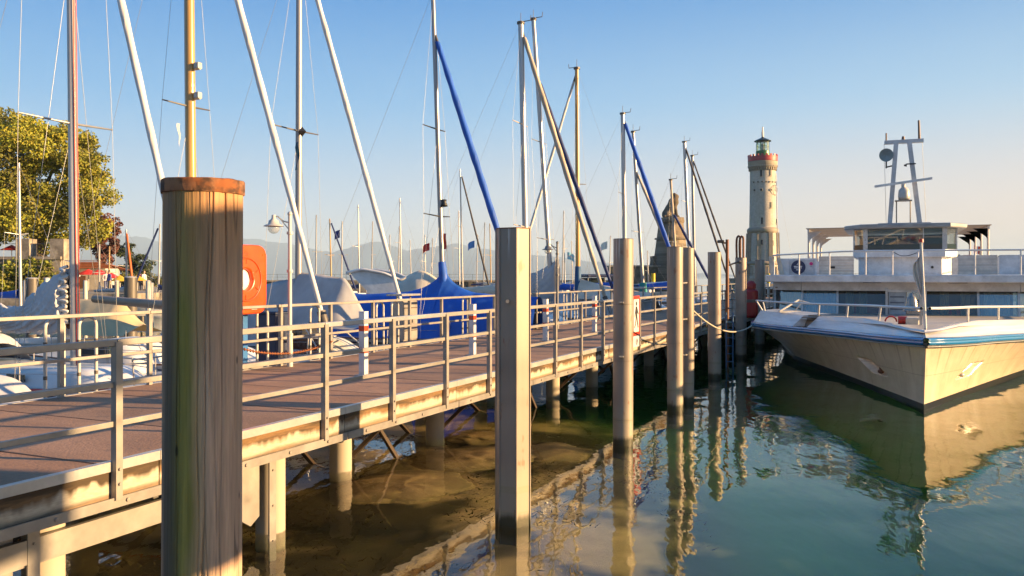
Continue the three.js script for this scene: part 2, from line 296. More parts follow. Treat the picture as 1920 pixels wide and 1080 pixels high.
// ------------------------------------------------------------------ piles
{ // the big wooden pile in front
  const knots = Array.from({ length: 16 }, () => [rand(), rand(), rr(.006, .014)]), knot = (u, v) => { let m = 0; for (const [a, b, r] of knots) { let d = Math.abs(u - a); d = Math.min(d, 1 - d); m = Math.max(m, sstep(r, r * .4, Math.hypot(d, (v - b) * .5 * 2.2))); } return m; };
  const wt = tex(1024, 1024, (u, v) => {
    const wu = u + .006 * fbm(u * 6, v * 2, 70, 2, 6), grain = fbm(wu * 64, v * 7, 71, 4, 64, 1e6) * .6 + .4 * fbm(wu * 22, v * 3.2, 76, 3, 22, 1e6), broad = fbm(u * 9, v * 3.1, 72, 4, 9, 1e6), fleck = fbm(u * 160, v * 30, 73, 2, 160, 1e6);
    const up = sstep(.70, .98, v + .08 * (broad - .5));
    let c = mix3([.46, .28, .17], [.42, .215, .09], up * (.55 + .45 * broad));
    c = mix3(c, mix3([.30, .20, .13], [.66, .46, .32], broad), .6 * (1 - up));
    // algae: the wet north side of the post
    const a = (u - .735) / .062 + 1.0 * (broad - .5) + .4 * (grain - .5), al = Math.exp(-a * a) * (.35 + .65 * sstep(1.0, .75, v)) * (.45 + .95 * fbm(u * 14, v * 6, 74, 4, 14, 1e6));
    c = mix3(c, [.25, .22, .02], clamp(al * 1.05, 0, .85));
    const b = (u - .655) / .055 + .8 * (broad - .5), dk = Math.exp(-b * b) * (.5 + .5 * sstep(1, .6, v)); c = mix3(c, [.035, .036, .022], clamp(dk, 0, .8));
    const ck = Math.max(sstep(.016, .004, Math.abs(fbm(wu * 16, v * 1.3 + 3, 77, 2, 16, 1e6) - .5)) * .6 * sstep(.45, .6, fbm(u * 7, v * 5, 78, 2, 7, 1e6)), knot(u, v) * .7), k = (.55 + .85 * grain * (.7 + .6 * fleck)) * (1 - ck);
    return lin(...c, k);
  }, { srgb: true });
  const wb = tex(1024, 512, (u, v) => fbm(u * 70, v * 2.2, 71, 4, 70, 1e6) * .7 + .3 * fbm(u * 160, v * 12, 75, 2, 160, 1e6));
  const wm = new THREE.MeshStandardMaterial({ map: wt, bumpMap: wb, bumpScale: .012, roughness: .85 });
  const R = .238, TOP = 3.585, BOT = -1.2, D = 5.36;
  const pile = thing('wooden_pile', 'thick weathered wooden pile with green algae stripe and rusty iron hoop, in front', 'pile', V((381.5 - 960) / FPX * D, 0, -D), 0);
  const cracks = []; for (let i = 0; i < 40; i++) cracks.push([rand(), rr(-1, 3.5), rr(.3, 1.6), rr(.008, .022), rr(.002, .0055), rand() * 9]);
  const g = grid(420, 90, (u, v) => {
    const y = lerp(BOT, TOP, v), a = u * 2 * Math.PI; let r = R * (1 + .012 * Math.sin(3 * a + 1) + .008 * Math.sin(7 * a + y)) + .008 * (fbm(u * 24, y * .5, 81, 3, 24) - .5);
    for (const [cu, cy, cl, dep, wid, ph] of cracks) { let du = Math.abs(u - (cu + .008 * Math.sin(y * 1.7 + ph) + .003 * Math.sin(y * 6 + ph))); du = Math.min(du, 1 - du); const q = 1 - Math.abs(y - cy) / cl; if (q > 0) r -= dep * Math.sqrt(q) * Math.exp(-(du * du) / (wid * wid * .25)); }
    const lean = (3.6 - y) * -.0045;
    return V(Math.sin(a) * r + lean, y, Math.cos(a) * r);
  }); { const uv = g.attributes.uv, p = g.attributes.position; for (let i = 0; i < uv.count; i++) uv.setXY(i, uv.getX(i), (p.getY(i) + 1.2) / 4.785); }
  // u = 0 faces the viewer; shift so the algae sits left of the middle
  { const uv = g.attributes.uv; for (let i = 0; i < uv.count; i++) uv.setX(i, uv.getX(i) + .755); }
  part(pile, 'post', g, wm);
  const topG = new THREE.CircleGeometry(R - .004, 48).rotateX(-Math.PI / 2).translate(0, TOP - .004, 0); part(pile, 'end_grain', topG, plain('endGrain', [.16, .10, .06], .9));
  const hoopT = tex(512, 128, (u, v) => lin(...mix3([.24, .075, .02], mix3([.055, .028, .016], [.28, .13, .06], sstep(.3, .7, fbm(u * 30, v * 4, 83, 4, 30))), sstep(.3, .65, fbm(u * 14, v * 3, 84, 4, 14)))), { srgb: true });
  { const hp = [[R + .002, TOP - .076], [R + .011, TOP - .073], [R + .012, TOP - .035], [R + .012, TOP + .002], [R + .007, TOP + .009], [R - .012, TOP + .009], [R - .014, TOP - .006]]; const hg = grid(160, 6, (u, v) => { const [r, y] = hp[Math.round(v * 6)], a = u * 6.28319, w = .006 * (fbm(u * 26, 1, 85, 3, 26) - .5), q = .010 * (fbm(u * 18, v * 2 + 4, 86, 4, 18) - .5); return V(Math.sin(a) * (r + w), y + q, Math.cos(a) * (r + w)); }); part(pile, 'iron_hoop', hg, new THREE.MeshStandardMaterial({ map: hoopT, roughness: .9, bumpMap: hoopT, bumpScale: .006 })); }
}
const pileT = tex(512, 1024, (u, v) => {                            // v 0 at -1.6 m .. 1 at 3.7 m; water stands at v = .30
  const n = fbm(u * 7, v * 9, 101, 5, 7), s = fbm(u * 34, v * 2.4, 102, 4, 34), bands = fbm(2, v * 60, 103, 3), wet = sstep(.46, .40, v + .035 * (n - .5)), alg = sstep(.336, .318, v + .012 * (s - .5));
  let c = mix3([.30, .245, .195], [.225, .18, .14], n * .7 + s * .5); c = mix3(c, [.32, .275, .205], wet * .7); c = mix3(c, [.25, .22, .12], wet * sstep(.5, .7, bands) * .5);
  c = mix3(c, [.20, .075, .03], sstep(.70, .80, fbm(u * 12, v * 18, 104, 4, 12)) * .6); const rub = Math.exp(-(((v - .66 - .02 * (n - .5)) / .035) ** 2)) * .35 + Math.exp(-(((v - .585) / .02) ** 2)) * .25; c = mix3(c, [.12, .095, .075], rub * (.4 + s)); c = mix3(c, [.62, .60, .54], .7 * sstep(.60, .70, s) * sstep(.93 - .08 * n, .985, v)); c = mix3(c, [.030, .030, .012], alg * .92);
  return lin(...c, .94 + .12 * s);
}, { srgb: true });
const pileM = new THREE.MeshPhysicalMaterial({ map: pileT, roughness: .5, metalness: .12 });
function uvPile(g) { const p = g.attributes.position, uv = g.attributes.uv; for (let i = 0; i < p.count; i++) uv.setY(i, (p.getY(i) + 1.6) / 5.3); return g; }
function roundPile(px, d, r, top, label) {
  const t = thing('steel_pile', label, 'pile', V((px - 960) / FPX * d, 0, -d), rr(0, 6), 'steel mooring piles');
  t.rotation.z = rr(-.006, .006); part(t, 'shaft', uvPile(new THREE.CylinderGeometry(r, r, top + 4, 40, 12, true).translate(0, top / 2 - 2, 0)), pileM);
  part(t, 'end_plate', [lathe([[0, top - .012], [r - .006, top - .012], [r + .002, top - .006], [r + .002, top + .002], [r - .01, top + .004]], 40)], darkSteel);
  for (const y of [.45, 1.5, 2.5]) part(t, 'weld_seam', new THREE.TorusGeometry(r, .004, 6, 40).rotateX(Math.PI / 2).translate(0, y, 0), pileM);
  return t;
}
{ // the near box pile
  const d = 10.37, top = 3.565, t = thing('box_pile', 'tall six-sided steel pile with one sunlit face, rising in front of the pier', 'pile', V((961 - 960) / FPX * d, 0, -d), 0);
  const ring = [[-.2, -.02], [-.155, .14], [.045, .235], [.208, .10], [.16, -.16], [-.12, -.19]];
  const pos = [], uv = [], y0 = -1.6;
  ring.forEach(([x, z], i) => { const [x2, z2] = ring[(i + 1) % 6], L = Math.hypot(x2 - x, z2 - z) / 1.3; const q = [[x, y0, z, i * .17], [x2, y0, z2, i * .17 + L], [x2, top, z2, i * .17 + L], [x, top, z, i * .17]]; for (const k of [0, 1, 2, 0, 2, 3]) { pos.push(q[k][0], q[k][1], q[k][2]); uv.push(q[k][3], (q[k][1] + 1.6) / 5.3); } });
  const g = new THREE.BufferGeometry(); g.setAttribute('position', new THREE.Float32BufferAttribute(pos, 3)); g.setAttribute('uv', new THREE.Float32BufferAttribute(uv, 2)); g.computeVertexNormals();
  part(t, 'shaft', g, pileM);
  part(t, 'corner_weld', ring.map(([x, z]) => rod(V(x, y0, z), V(x, top, z), .012, .012, 8)), pileM);
  part(t, 'end_plate', poly(ring.map(([x, z]) => [x * 1.03, -z * 1.03]), .012, true).translate(0, top, 0), rust);
  part(t, 'bolt_head', rod(V(-.06, top - .87, .20), V(-.06, top - .87, .27), .022, .022, 10), galv);
}
{ const p = roundPile(1168, 15.19, .178, 3.655, 'round steel pile beside the red-bordered warning sign on the pier'); p.rotation.y = 0;
  for (const y of [567, 668]) part(p, 'step_tab', rbox(.085, .03, .06, .008, -.06, EYE - (y - HORIZON) / FPX * 15.1, .19), galv); }
roundPile(1266, 19.1, .176, 3.645, 'left one of the touching pair of round steel piles');
roundPile(1289.5, 20.3, .15, 3.66, 'right, slimmer one of the touching pair of round steel piles');
roundPile(1340, 25.1, .19, 3.69, 'shaded round steel pile alone behind the sagging mooring rope');
roundPile(1389.5, 31.2, .20, 3.66, 'shaded round pile with two rusty bent pipes on its top');
roundPile(1424.5, 36, .195, 3.67, 'farthest round steel pile, in front of the lighthouse foot');
{ // spacer lugs tie the paired piles
  const t = thing('pile_coupling', 'three short steel straps tying the paired round piles together', 'coupling', V(0, 0, 0)); for (const y of [531, 599, 666]) part(t, 'strap', bar(at(1275, y, 19.0), at(1287, y - 1, 20.15), .05, .03), galv);
}
{ const t = thing('bent_pipe', 'pair of rusty bent pipes standing on a shaded pile top', 'pipe', at(1386, 483, 31.2)); const f = x => tube([V(x - .05, 0, 0), V(x - .06, .5, 0), V(x - .04, .72, 0), V(x + .03, .80, .02), V(x + .07, .70, .03), V(x + .07, 0, .04)], .04, 30, 8); part(t, 'pipe', [f(-.04), f(.04).translate(0, -.02, .12)], rust); }
{ // lamp mast with floodlight at the pier end, and the blue ladder
  const t = thing('floodlight_mast', 'brown post with a dark floodlight on a short arm, beyond the piles', 'lamp', at(1363.5, 545, 29).setY(.0)); const h = 3 + (517 - 449) / FPX * 29;
  part(t, 'post', rod(V(0, -.8, 0), V(0, h, 0), .07, .055, 12), rust); part(t, 'arm', rod(V(.05, h - .12, 0), V(-.12, h - .12, 0), .03), rust); part(t, 'floodlight', [rbox(.22, .10, .18, .03, -.22, h - .07, 0)], black);
  part(t, 'bracket', [rod(V(0, h - .9, 0), V(.4, h - .75, 0), .03), rod(V(.4, h - .75, 0), V(.46, h - .78, 0), .06)], darkSteel);
  const l = thing('ladder', 'blue metal ladder going down into the water from the pier', 'ladder', at(1368, 600, 28).setY(0)); const bm = paint('ladderBlue', [.05, .14, .26], .5);
  for (const x of [-.11, .11]) part(l, 'stile', rod(V(x, -.9, 0), V(x, 1.8, 0), .022), bm); for (let y = -.6; y < 1.7; y += .26) part(l, 'rung', rod(V(-.11, y, 0), V(.11, y, 0), .014), bm);
}
// ------------------------------------------------------------------ things on the pier
{ // red and white bollards between the lanes
  const b = thing('barrier_post', 'red and white square barrier post nearest the camera, behind the railing', 'bollard', W(-7.98, DECK, 11.6), PIER_TURN, 'red and white barrier posts along the pier');
  part(b, 'post', rbox(.115, 1.04, .115, .012, 0, .52, 0), white); for (const y of [.42, .775]) part(b, 'red_band', rbox(.119, .10, .119, .012, 0, y, 0), paint('bandRed', [.60, .06, .02], .4));
  part(b, 'foot_plate', rbox(.24, .02, .2, .006, 0, .012, 0), galv); part(b, 'cap', rbox(.12, .012, .12, .005, 0, 1.045, 0), white);
  copyOf(b, W(-8.0, DECK, 15.5), 'red and white square barrier post seen left of the tall six-sided pile');
  copyOf(b, W(-8.1, DECK, 19.65), 'red and white square barrier post just right of the six-sided pile');
  copyOf(b, W(-8.12, DECK, 23.4), 'red and white square barrier post left of the round pile, the farthest of four');
}
{ // life ring station
  const t = thing('life_ring_station', 'orange life ring housing on a blue post behind the wooden pile', 'life ring', at(449, 517, 14.75).setY(DECK), PIER_TURN + Math.PI / 2);
  const orange = paint('orange', [.72, .075, .006], .38, 0, { m: { clearcoat: .3 } }), blueP = paint('postBlue', [.035, .15, .38], .45);
  part(t, 'post', rbox(.12, 1.5, .08, .01, .24, .75, -.12), blueP); part(t, 'foot', rbox(.5, .04, .4, .01, .24, .022, -.1), galv); part(t, 'bracket', rbox(.52, .14, .05, .01, 0, 1.02, -.05), blueP);
  const s = new THREE.Shape(), w = .50, h = .57, r = .2; s.moveTo(-w + r, -h); s.lineTo(w - r, -h); s.quadraticCurveTo(w, -h, w, -h + r); s.lineTo(w, h - r); s.quadraticCurveTo(w, h, w - r, h); s.lineTo(-w + r, h); s.quadraticCurveTo(-w, h, -w, h - r); s.lineTo(-w, -h + r); s.quadraticCurveTo(-w, -h, -w + r, -h);
  const hole = new THREE.Path(); hole.absarc(0, 0, .215, 0, 7, true); s.holes.push(hole);
  const g = new THREE.ExtrudeGeometry(s, { depth: .12, bevelEnabled: true, bevelSize: .035, bevelThickness: .05, bevelSegments: 4, curveSegments: 28 });
  const hs = part(t, 'housing', uvm(g.translate(0, 1.565, -.02)), orange);
  part(hs, 'moulded_ring', new THREE.TorusGeometry(.37, .018, 8, 48).translate(0, 1.565, .150), paint('orangeD', [.55, .06, .008], .45));
  for (let i = 0; i < 6; i++) { const a = i * Math.PI / 3 + .5; part(hs, 'rib', bar(V(Math.cos(a) * .27, 1.565 + Math.sin(a) * .27, .152), V(Math.cos(a) * .35, 1.565 + Math.sin(a) * .35, .152), .022, .012), paint('orangeD')); }
  part(hs, 'white_centre', lathe([[0, .035], [.10, .032], [.20, 0], [.215, -.03], [0, -.03]], 40).rotateX(Math.PI / 2).translate(0, 1.565, .06), white);
  part(hs, 'label_plate', box(.14, .035, .006, .2, 1.06, .153), white);
}
function lampPost(px, d, h, label, m, side = -1) {
  const t = thing('street_lamp', label, 'street lamp', V((px - 960) / FPX * d, DECK, -d), 0, 'lamps on the pier');
  part(t, 'pole', [rod(V(0, 0, 0), V(0, .55, 0), .055, .05, 16), rod(V(0, .5, 0), V(0, h, 0), .038, .032, 14)], m); part(t, 'clamp', [.55, h * .62, h - .35].map(y => rod(V(0, y, 0), V(0, y + .05, 0), .056, .056, 14)), m); part(t, 'finial', new THREE.SphereGeometry(.045, 12, 8).translate(0, h + .02, 0), m);
  const y = h - .16, x = side * .29;
  part(t, 'arm', [tube([V(0, y + .02, 0), V(x * .4, y + .05, 0), V(x * .75, y + .13, 0), V(x, y + .14, 0)], .013, 16, 8), rod(V(0, y - .12, 0), V(x * .55, y + .07, 0), .009)], m);
  const sh = part(t, 'lamp_shade', lathe([[.02, .16], [.035, .16], [.04, .09], [.085, .06], [.10, .0], [.175, -.035], [.178, -.045], [.165, -.043], [.09, -.012], [.02, .04]], 32).translate(x, y, 0), m);
  part(sh, 'globe', lathe([[.095, -.03], [.105, -.07], [.10, -.11], [.075, -.15], [.04, -.17], [0, -.178]], 24).translate(x, y, 0), plain('globe', [.85, .85, .82], .08, 0, { transmission: .85, thickness: 0 }));
}
lampPost(543.5, 15.3, 2.72, 'white painted lamp post with bell-shaped shade on the pier, near the life ring', offWhite);
lampPost(1045, 26.2, 2.63, 'dark lamp post with a bell shade beside the grey sail cover, farther along the pier', paint('lampDark', [.17, .17, .175], .5, .3));
{ // metal service cabinet
  const t = thing('service_cabinet', 'metal service cabinet with battened doors at the far railing of the pier', 'cabinet', at(757, 645, 20.6).setY(DECK), PIER_TURN + Math.PI / 2); const cm = paint('cabinet', [.36, .33, .30], .45, .3);
  part(t, 'body', rbox(.62, .98, .36, .01, 0, .56, 0), cm); part(t, 'roof', rbox(.86, .05, .44, .01, 0, 1.17, 0), alu);
  for (const x of [-.16, .16]) { const d = part(t, 'door', rbox(.29, .90, .02, .005, x, .56, .19), cm); part(d, 'batten', [box(.27, .025, .015, x, .86, .205), box(.27, .025, .015, x, .32, .205)], darkSteel); part(d, 'handle', rod(V(x * .35, .5, .215), V(x * .35, .65, .215), .01), darkSteel); }
  for (const x of [-.22, .05]) part(t, 'foot', rod(V(x, -.02, 0), V(x, .08, 0), .04), offWhite); part(t, 'bracket', [rod(V(.3, 1.0, 0), V(.3, 1.17, 0), .02), rod(V(-.3, 1.0, 0), V(-.3, 1.17, 0), .02)], galv);
  const h = thing('hose', 'orange hose lying in loops on the deck under the metal cabinet', 'hose', at(790, 650, 20.3).setY(DECK + .03), PIER_TURN); const pts = []; for (let i = 0; i < 40; i++) pts.push(V(.12 * Math.sin(i * .9) - .05, .02 + .012 * Math.sin(i * 2.1), -1.7 + i * .09 + .16 * Math.cos(i * .9))); part(h, 'hose', tube(pts, .018, 200, 6), paint('hoseOrange', [.55, .2, .04], .6));
}
{ const t = thing('storage_bin', 'dark blue box behind the far railing, left of the white lamp post', 'box', at(512, 640, 16.4).setY(DECK - .1), PIER_TURN); part(t, 'body', rbox(.42, 1.0, .36, .02, 0, .5, 0), paint('binBlue', [.016, .028, .075], .6)); part(t, 'lid', rbox(.46, .06, .4, .02, 0, 1.02, 0), paint('binBlue')); }
{ // rusty chain across the gap in the railing
  const t = thing('chain', 'rust-orange chain hanging along the far railing behind the life ring', 'chain', V(0, 0, 0)); const a = at(448, 652, 14.2), b = at(622, 640, 16.3), L = [];
  for (let i = 0; i < 74; i++) { const k = i / 73, p = a.clone().lerp(b, k); p.y -= .16 * (1 - Math.pow(2 * k - 1, 2)); L.push(new THREE.TorusGeometry(.022, .007, 5, 10).scale(1.5, 1, 1).rotateX(i % 2 ? Math.PI / 2 : 0).rotateY(-.9).translate(p.x, p.y, p.z)); } part(t, 'links', L, paint('chainRust', [.48, .17, .05], .7));
}
{ // warning sign on the near railing
  const t = thing('warning_sign', 'red-bordered sign with a black walking figure on the pier railing', 'sign', W(EDGE + .12, DECK + .52, 21.0), PIER_TURN + Math.PI / 2);
  const w = .62, h = 1.0; part(t, 'board', rbox(w, h, .02, .006, 0, .1, 0), paint('signRed', [.62, .05, .02], .4)); part(t, 'white_field', box(w - .15, h - .17, .004, 0, .1, .0125), white);
  const q = (pts) => poly(pts, .004).translate(0, 0, .0150);
  const fig = [new THREE.CylinderGeometry(.055, .055, .004, 20).rotateX(Math.PI / 2).translate(.0, .40, .017), q([[-.06, .33], [.06, .33], [.075, .08], [-.06, .08]]), q([[-.05, .09], [.01, .09], [-.07, -.14], [-.16, -.22], [-.19, -.19], [-.11, -.11]]), q([[.0, .0795], [.07, .0795], [.12, -.08], [.17, -.20], [.12, -.22], [.05, -.08]]), q([[.061, .32], [.15, .18], [.19, .15], [.17, .12], [.12, .14], [.061, .22]]), q([[-.061, .32], [-.13, .17], [-.17, .08], [-.14, .06], [-.1, .13], [-.061, .2]])];
  part(t, 'walking_figure', fig, black); part(t, 'lower_plate', rbox(w - .04, .28, .016, .005, -.01, -.56, 0), white); part(t, 'symbol', [new THREE.TorusGeometry(.07, .016, 6, 24).translate(.04, -.56, .012), bar(V(0, -.60, .012), V(.08, -.52, .012), .016, .008)], plain('signGrey', [.3, .3, .32]));
  part(t, 'clip', [box(.04, .06, .08, .15, .5, -.05), box(.04, .06, .08, -.15, .5, -.05)], galv);
}
{ // mooring line from the paired piles to the ship's bow
  const t = thing('mooring_rope', 'pale mooring rope sagging from the paired piles to the passenger ship', 'rope', V(0, 0, 0)); const a = at(1298, 581, 20.3), b = at(1409, 611, 27.8), pts = []; for (let i = 0; i <= 14; i++) { const k = i / 14, p = a.clone().lerp(b, k); p.y -= .34 * (1 - Math.pow(2 * k - 1, 2)); pts.push(p); } part(t, 'rope', tube(pts, .022, 40, 6), rope);
}
{ const t = thing('rubbish_bin', 'red cylindrical bin on the pier left of the ship bow rail', 'bin', at(1408, 600, 33).setY(DECK)); part(t, 'body', lathe([[0, 0], [.24, 0], [.27, .1], [.27, 1.0], [.24, 1.1], [0, 1.12]], 20), paint('binRed', [.30, .012, .012], .5)); part(t, 'hood', lathe([[.18, 1.12], [.2, 1.3], [.12, 1.42], [0, 1.44]], 20), paint('binRed')); part(t, 'band', lathe([[.272, .6], [.28, .62], [.28, .7], [.272, .72]], 20), darkSteel); }

// ------------------------------------------------------------------ passenger ship
{
  const ship = thing('passenger_ship', 'large white passenger ship with flared bow, blue stripe and wheelhouse', 'ship', V(9.22, 0, -19.1), Math.atan2(-.3987, .917));
  const P = (a, y, t) => V(a, y, -t);
  const bg = t => interp([[-1.05, 0], [-.6, .34], [0, .66], [1, 1.12], [2.5, 1.66], [4.5, 2.55], [6, 3.35], [8, 4.45], [9.2, 4.98], [10.5, 5.12], [13, 5.2], [46, 5.2], [50, 4.4]], t);
  const bw = t => interp([[0, 0], [1, .36], [10, 3.6], [14, 4.4], [20, 4.7], [46, 4.6], [50, 3.4]], t);
  const yb = t => interp([[-1.05, 1.60], [1.5, 1.52], [6, 1.38], [9, 1.33], [14, 1.30], [50, 1.45]], t);
  const hullT = tex(512, 512, (u, v) => { const n = fbm(u * 6, v * 6, 111, 5, 6, 6), s = fbm(u * 50, v * 4, 112, 3, 50, 4); const seam = Math.max(sstep(.006, .001, Math.min(u, 1 - u)), sstep(.010, .002, Math.abs(v - .47))) * .22, run = sstep(.62, .75, fbm(u * 26, v * 1.2, 113, 3, 26, 2)) * sstep(.2, .9, v) * .25; return mix3(mix3([.97, .96, .94], [.84, .80, .74], clamp(n * .8 + s * .5 - .35, 0, 1)), [.45, .34, .24], clamp(seam + run, 0, 1)); }, { srgb: true, rx: 6, ry: 1 });
  const hullM = new THREE.MeshPhysicalMaterial({ color: new THREE.Color().setRGB(.84, .72, .55), map: hullT, roughness: .3, clearcoat: .35, clearcoatRoughness: .15 });
  const bootM = plain('boot', [.012, .013, .016], .3);
  const side = (sgn, y0f, y1f, nu, nv, extra = 0) => grid(nu, nv, (u, v) => {
    const T = u < .62 ? u / .62 * 11 : 11 + (u - .62) / .38 * 38;      // finer toward the bow
    const y = lerp(y0f(T), y1f(T), v), k = clamp(y / yb(T), -.6, 1.02), t0 = -1.05 * Math.pow(clamp(k, 0, 1), 1.15) + (k < 0 ? -k * .5 : 0), t = t0 + T;
    const w = k <= 0 ? bw(T) * (1 + k * .5) : lerp(bw(T), bg(T - 1.05), Math.pow(k, 1.55));
    let a = w + extra;
    const pt = t - 2.25 - 1.7 * (y - .72), q = y - .72, m = sstep(.50, .44, Math.abs(pt)) * sstep(.17, .14, Math.abs(q));   // anchor pocket
    a -= .20 * m; return P(sgn * Math.max(a, 0), y, t);
  }, sgn < 0);
  part(ship, 'hull', [side(-1, T => .13 + .012 * Math.min(T, 12), T => yb(T), 300, 56), side(1, T => .13 + .012 * Math.min(T, 12), T => yb(T), 300, 56)], hullM);
  part(ship, 'boot_stripe', [side(-1, () => -.9, T => .13 + .012 * Math.min(T, 12), 120, 10), side(1, () => -.9, T => .13 + .012 * Math.min(T, 12), 120, 10)], bootM);
  for (const s of [-1, 1]) {                                         // anchors in the pockets
    const a = part(ship, 'anchor', [new THREE.SphereGeometry(.07, 14, 10).scale(1, .8, 1.4), bar(V(0, 0, 0), V(-s * .09, .07, -.22), .035, .035)], s > 0 ? offWhite : rust); a.position.copy(P(s * (bg(2) * .62 - .03), .62, 1.92)); a.rotation.y = -s * .5;
  }
  const gun = sgn => { const pts = []; for (let i = 0; i <= 70; i++) { const t = -1.05 + 14 * Math.pow(i / 70, 1.25); pts.push(P(sgn * bg(t), yb(t), t)); } for (let t = 14; t < 49; t += 3) pts.push(P(sgn * bg(t), yb(t), t)); return pts; };
  const strakeM = paint('strakeBlue', [.008, .17, .42], .3, 0, { m: { clearcoat: .6 } });
  const sweep = (pts, prof, sgn) => grid(pts.length - 1, prof.length - 1, (u, v) => { const p = pts[Math.round(u * (pts.length - 1))], [dx, dy] = prof[Math.round(v * (prof.length - 1))]; return V(p.x + sgn * dx, p.y + dy, p.z - (p.z > .9 ? -dx * .9 : 0)); }, sgn < 0);
  const prof = [[-.06, -.085], [.03, -.09], [.06, -.058], [.063, -.016], [.045, 0], [.063, .016], [.06, .048], [.03, .07], [-.06, .075]];
  part(ship, 'rubbing_strake', [-1, 1].map(s => sweep(gun(s), prof, s)), strakeM);
  part(ship, 'strake_trim', [-1, 1].map(s => sweep(gun(s), [[-.05, -.125], [.028, -.127], [.032, -.106], [-.05, -.095]], s)), offWhite);
  const bul = t => interp([[-1.05, .10], [0, .17], [1.2, .27], [2.5, .34], [6, .34], [7, .36], [9, .40], [12, .42], [50, .42]], t);
  const lean = t => interp([[-1.05, .30], [1, .36], [6, .34], [12, .16], [50, .1]], t);
  const bulwark = (sgn, ta, tb, n) => {
    const ts = []; for (let i = 0; i <= n; i++) ts.push(lerp(ta, tb, i / n));
    const f = (off, y1) => (u, v) => { const t = ts[Math.round(u * n)], k = v, w = bg(t) - .03 - off; const y = yb(t) + .08 + bul(t) * k * y1, a = Math.max(0, w - lean(t) * k); return P(sgn * a, y, t + (t < 0 ? .55 * k * (-t / 1.05) + off * .8 : 0)); };
    const o = grid(n, 6, f(0, 1), sgn < 0), i = grid(n, 6, f(.09, 1), sgn > 0), c = grid(n, 1, (u, v) => { const a = f(0, 1)(u, 1), b = f(.09, 1)(u, 1), p = a.lerp(b, v); p.y += .004; return p; }, sgn > 0); faceUp(c); return merge([o, i, c]);
  };
  part(ship, 'bulwark', [bulwark(-1, -1.05, 5.2, 60), bulwark(1, -1.05, 13, 90)], white);
  part(ship, 'bulwark_block', [bulwark(-1, 6.1, 9.4, 30), faceUp(grid(12, 8, (u, v) => { const t = 6.1 + 3.3 * u, a = bg(t) - .03 - lean(t); return P(-(a - v * .8), yb(t) + .08 + bul(t) + .05 * Math.sin(v * 1.5), t); }, true)), grid(8, 6, (u, v) => { const t = 6.1, a = bg(t) - .03 - lean(t) * v; return P(-(a - u * .7), yb(t) + .08 + bul(t) * v, t - .0); })], white);
  part(ship, 'gangway_gate', [grid(2, 2, (u, v) => { const t = lerp(5.25, 6.05, u); return P(-(bg(t) - .35 - .12 * v), yb(t) + .08 + .36 * v, t); }), box(.9, .02, .8, -(bg(5.6) - .55), yb(5.6) + .38, -5.6)], darkSteel);
  part(ship, 'foredeck', faceUp(grid(40, 6, (u, v) => { const t = lerp(-.75, 13, u), w = Math.max(.0, bg(t) - .25); return P(lerp(-w, w, v), yb(t) + Math.min(.30, .05 + bul(t)), t); }, false)), paint('foredeck', [.50, .44, .37], .7));
  part(ship, 'main_deck', box(9.4, .1, 36, 0, 1.1, -31), paint('foredeck'));
  // bow rail
  for (const s of [-1, 1]) {
    const pos = t => P(s * Math.max(.02, bg(t) - .08 - lean(t)), yb(t) + .08 + bul(t), t + (t < 0 ? .45 * (-t / 1.05) : 0));
    const top = t => { const p = pos(t); p.y = interp([[-1.05, 2.30], [2, 2.26], [6, 2.16], [9.2, 2.14], [14, 2.1]], t); p.x *= 1.03; p.x += s * .06; p.z += .28 * sstep(9, 0, t); return p; };
    const ts = [-1.0, -.6, 0, 1, 2, 3.5, 5, 6.5, 8, 9.2]; if (s > 0) ts.push(11, 13);
    const r = part(ship, 'bow_rail', [tube([...ts.map(top), ...(s < 0 ? [top(9.25).add(V(.02, -.03, -.02))] : [])], .031, 90, 10)], white);
    for (const t of s < 0 ? [1.35, 3.3, 5.0, 8.6, 9.2] : [1.6, 3.6, 5.6, 8, 10.5]) part(r, 'stanchion', rod(pos(t + .35), top(t), .027, .027, 8), white);
    if (s < 0) part(r, 'end_post', rod(top(9.2), pos(9.3), .027, .027, 8), white);
  }
  { // davit lying on the port block
    part(ship, 'folded_davit', [bar(P(-3.9, 1.85, 7.4), P(-3.35, 2.22, 7.9), .06, .05), bar(P(-3.5, 1.8, 7.8), P(-3.2, 2.2, 7.8), .04, .04), bar(P(-3.9, 1.84, 7.4), P(-3.3, 1.84, 7.8), .06, .05), rod(P(-3.35, 2.2, 7.9), P(-3.0, 2.1, 7.9), .03)], offWhite);
  }
  // saloon front
  const C = -.1, T0 = 12, YB = 1.12, YW = 2.46;
  const glassM = plain('saloonGlass', [.42, .55, .58], .02, 0, { transmission: .9, thickness: 0, ior: 2.8 });
  const mull = paint('mullion', [.50, .53, .56], .35, .3);
  const xs = [-3.5, -2.27, -.62, .62, 2.27, 3.5];
  const tf = a => T0 + .045 * a * a * .2;
  const edges = [[-4.55, 12.75], ...xs.map(a => [a, tf(a)]), [4.55, 12.75]];
  for (let i = 0; i < 7; i++) {
    const [a0, t0] = edges[i], [a1, t1] = edges[i + 1]; if (i === 3) continue;
    const A = P(C + a0 + .03, 0, t0), B = P(C + a1 - .03, 0, t1), g = grid(1, 1, (u, v) => { const p = A.clone().lerp(B, u); p.y = lerp(YB, YW, v); p.z -= .26 * v; return p; });
    part(ship, 'saloon_window', g, i === 2 || i === 4 ? plain('clearGlass', [.5, .6, .6], .02, 0, { transmission: .92, thickness: 0, ior: 1.75 }) : glassM); part(ship, 'window_seal', [bar(A.clone().setY(YW - .01).add(V(0, 0, -.24)), B.clone().setY(YW - .01).add(V(0, 0, -.24)), .03, .05), bar(A.clone().setY(YB).add(V(0, 0, .02)), B.clone().setY(YB).add(V(0, 0, .02)), .03, .05)], black);
  }
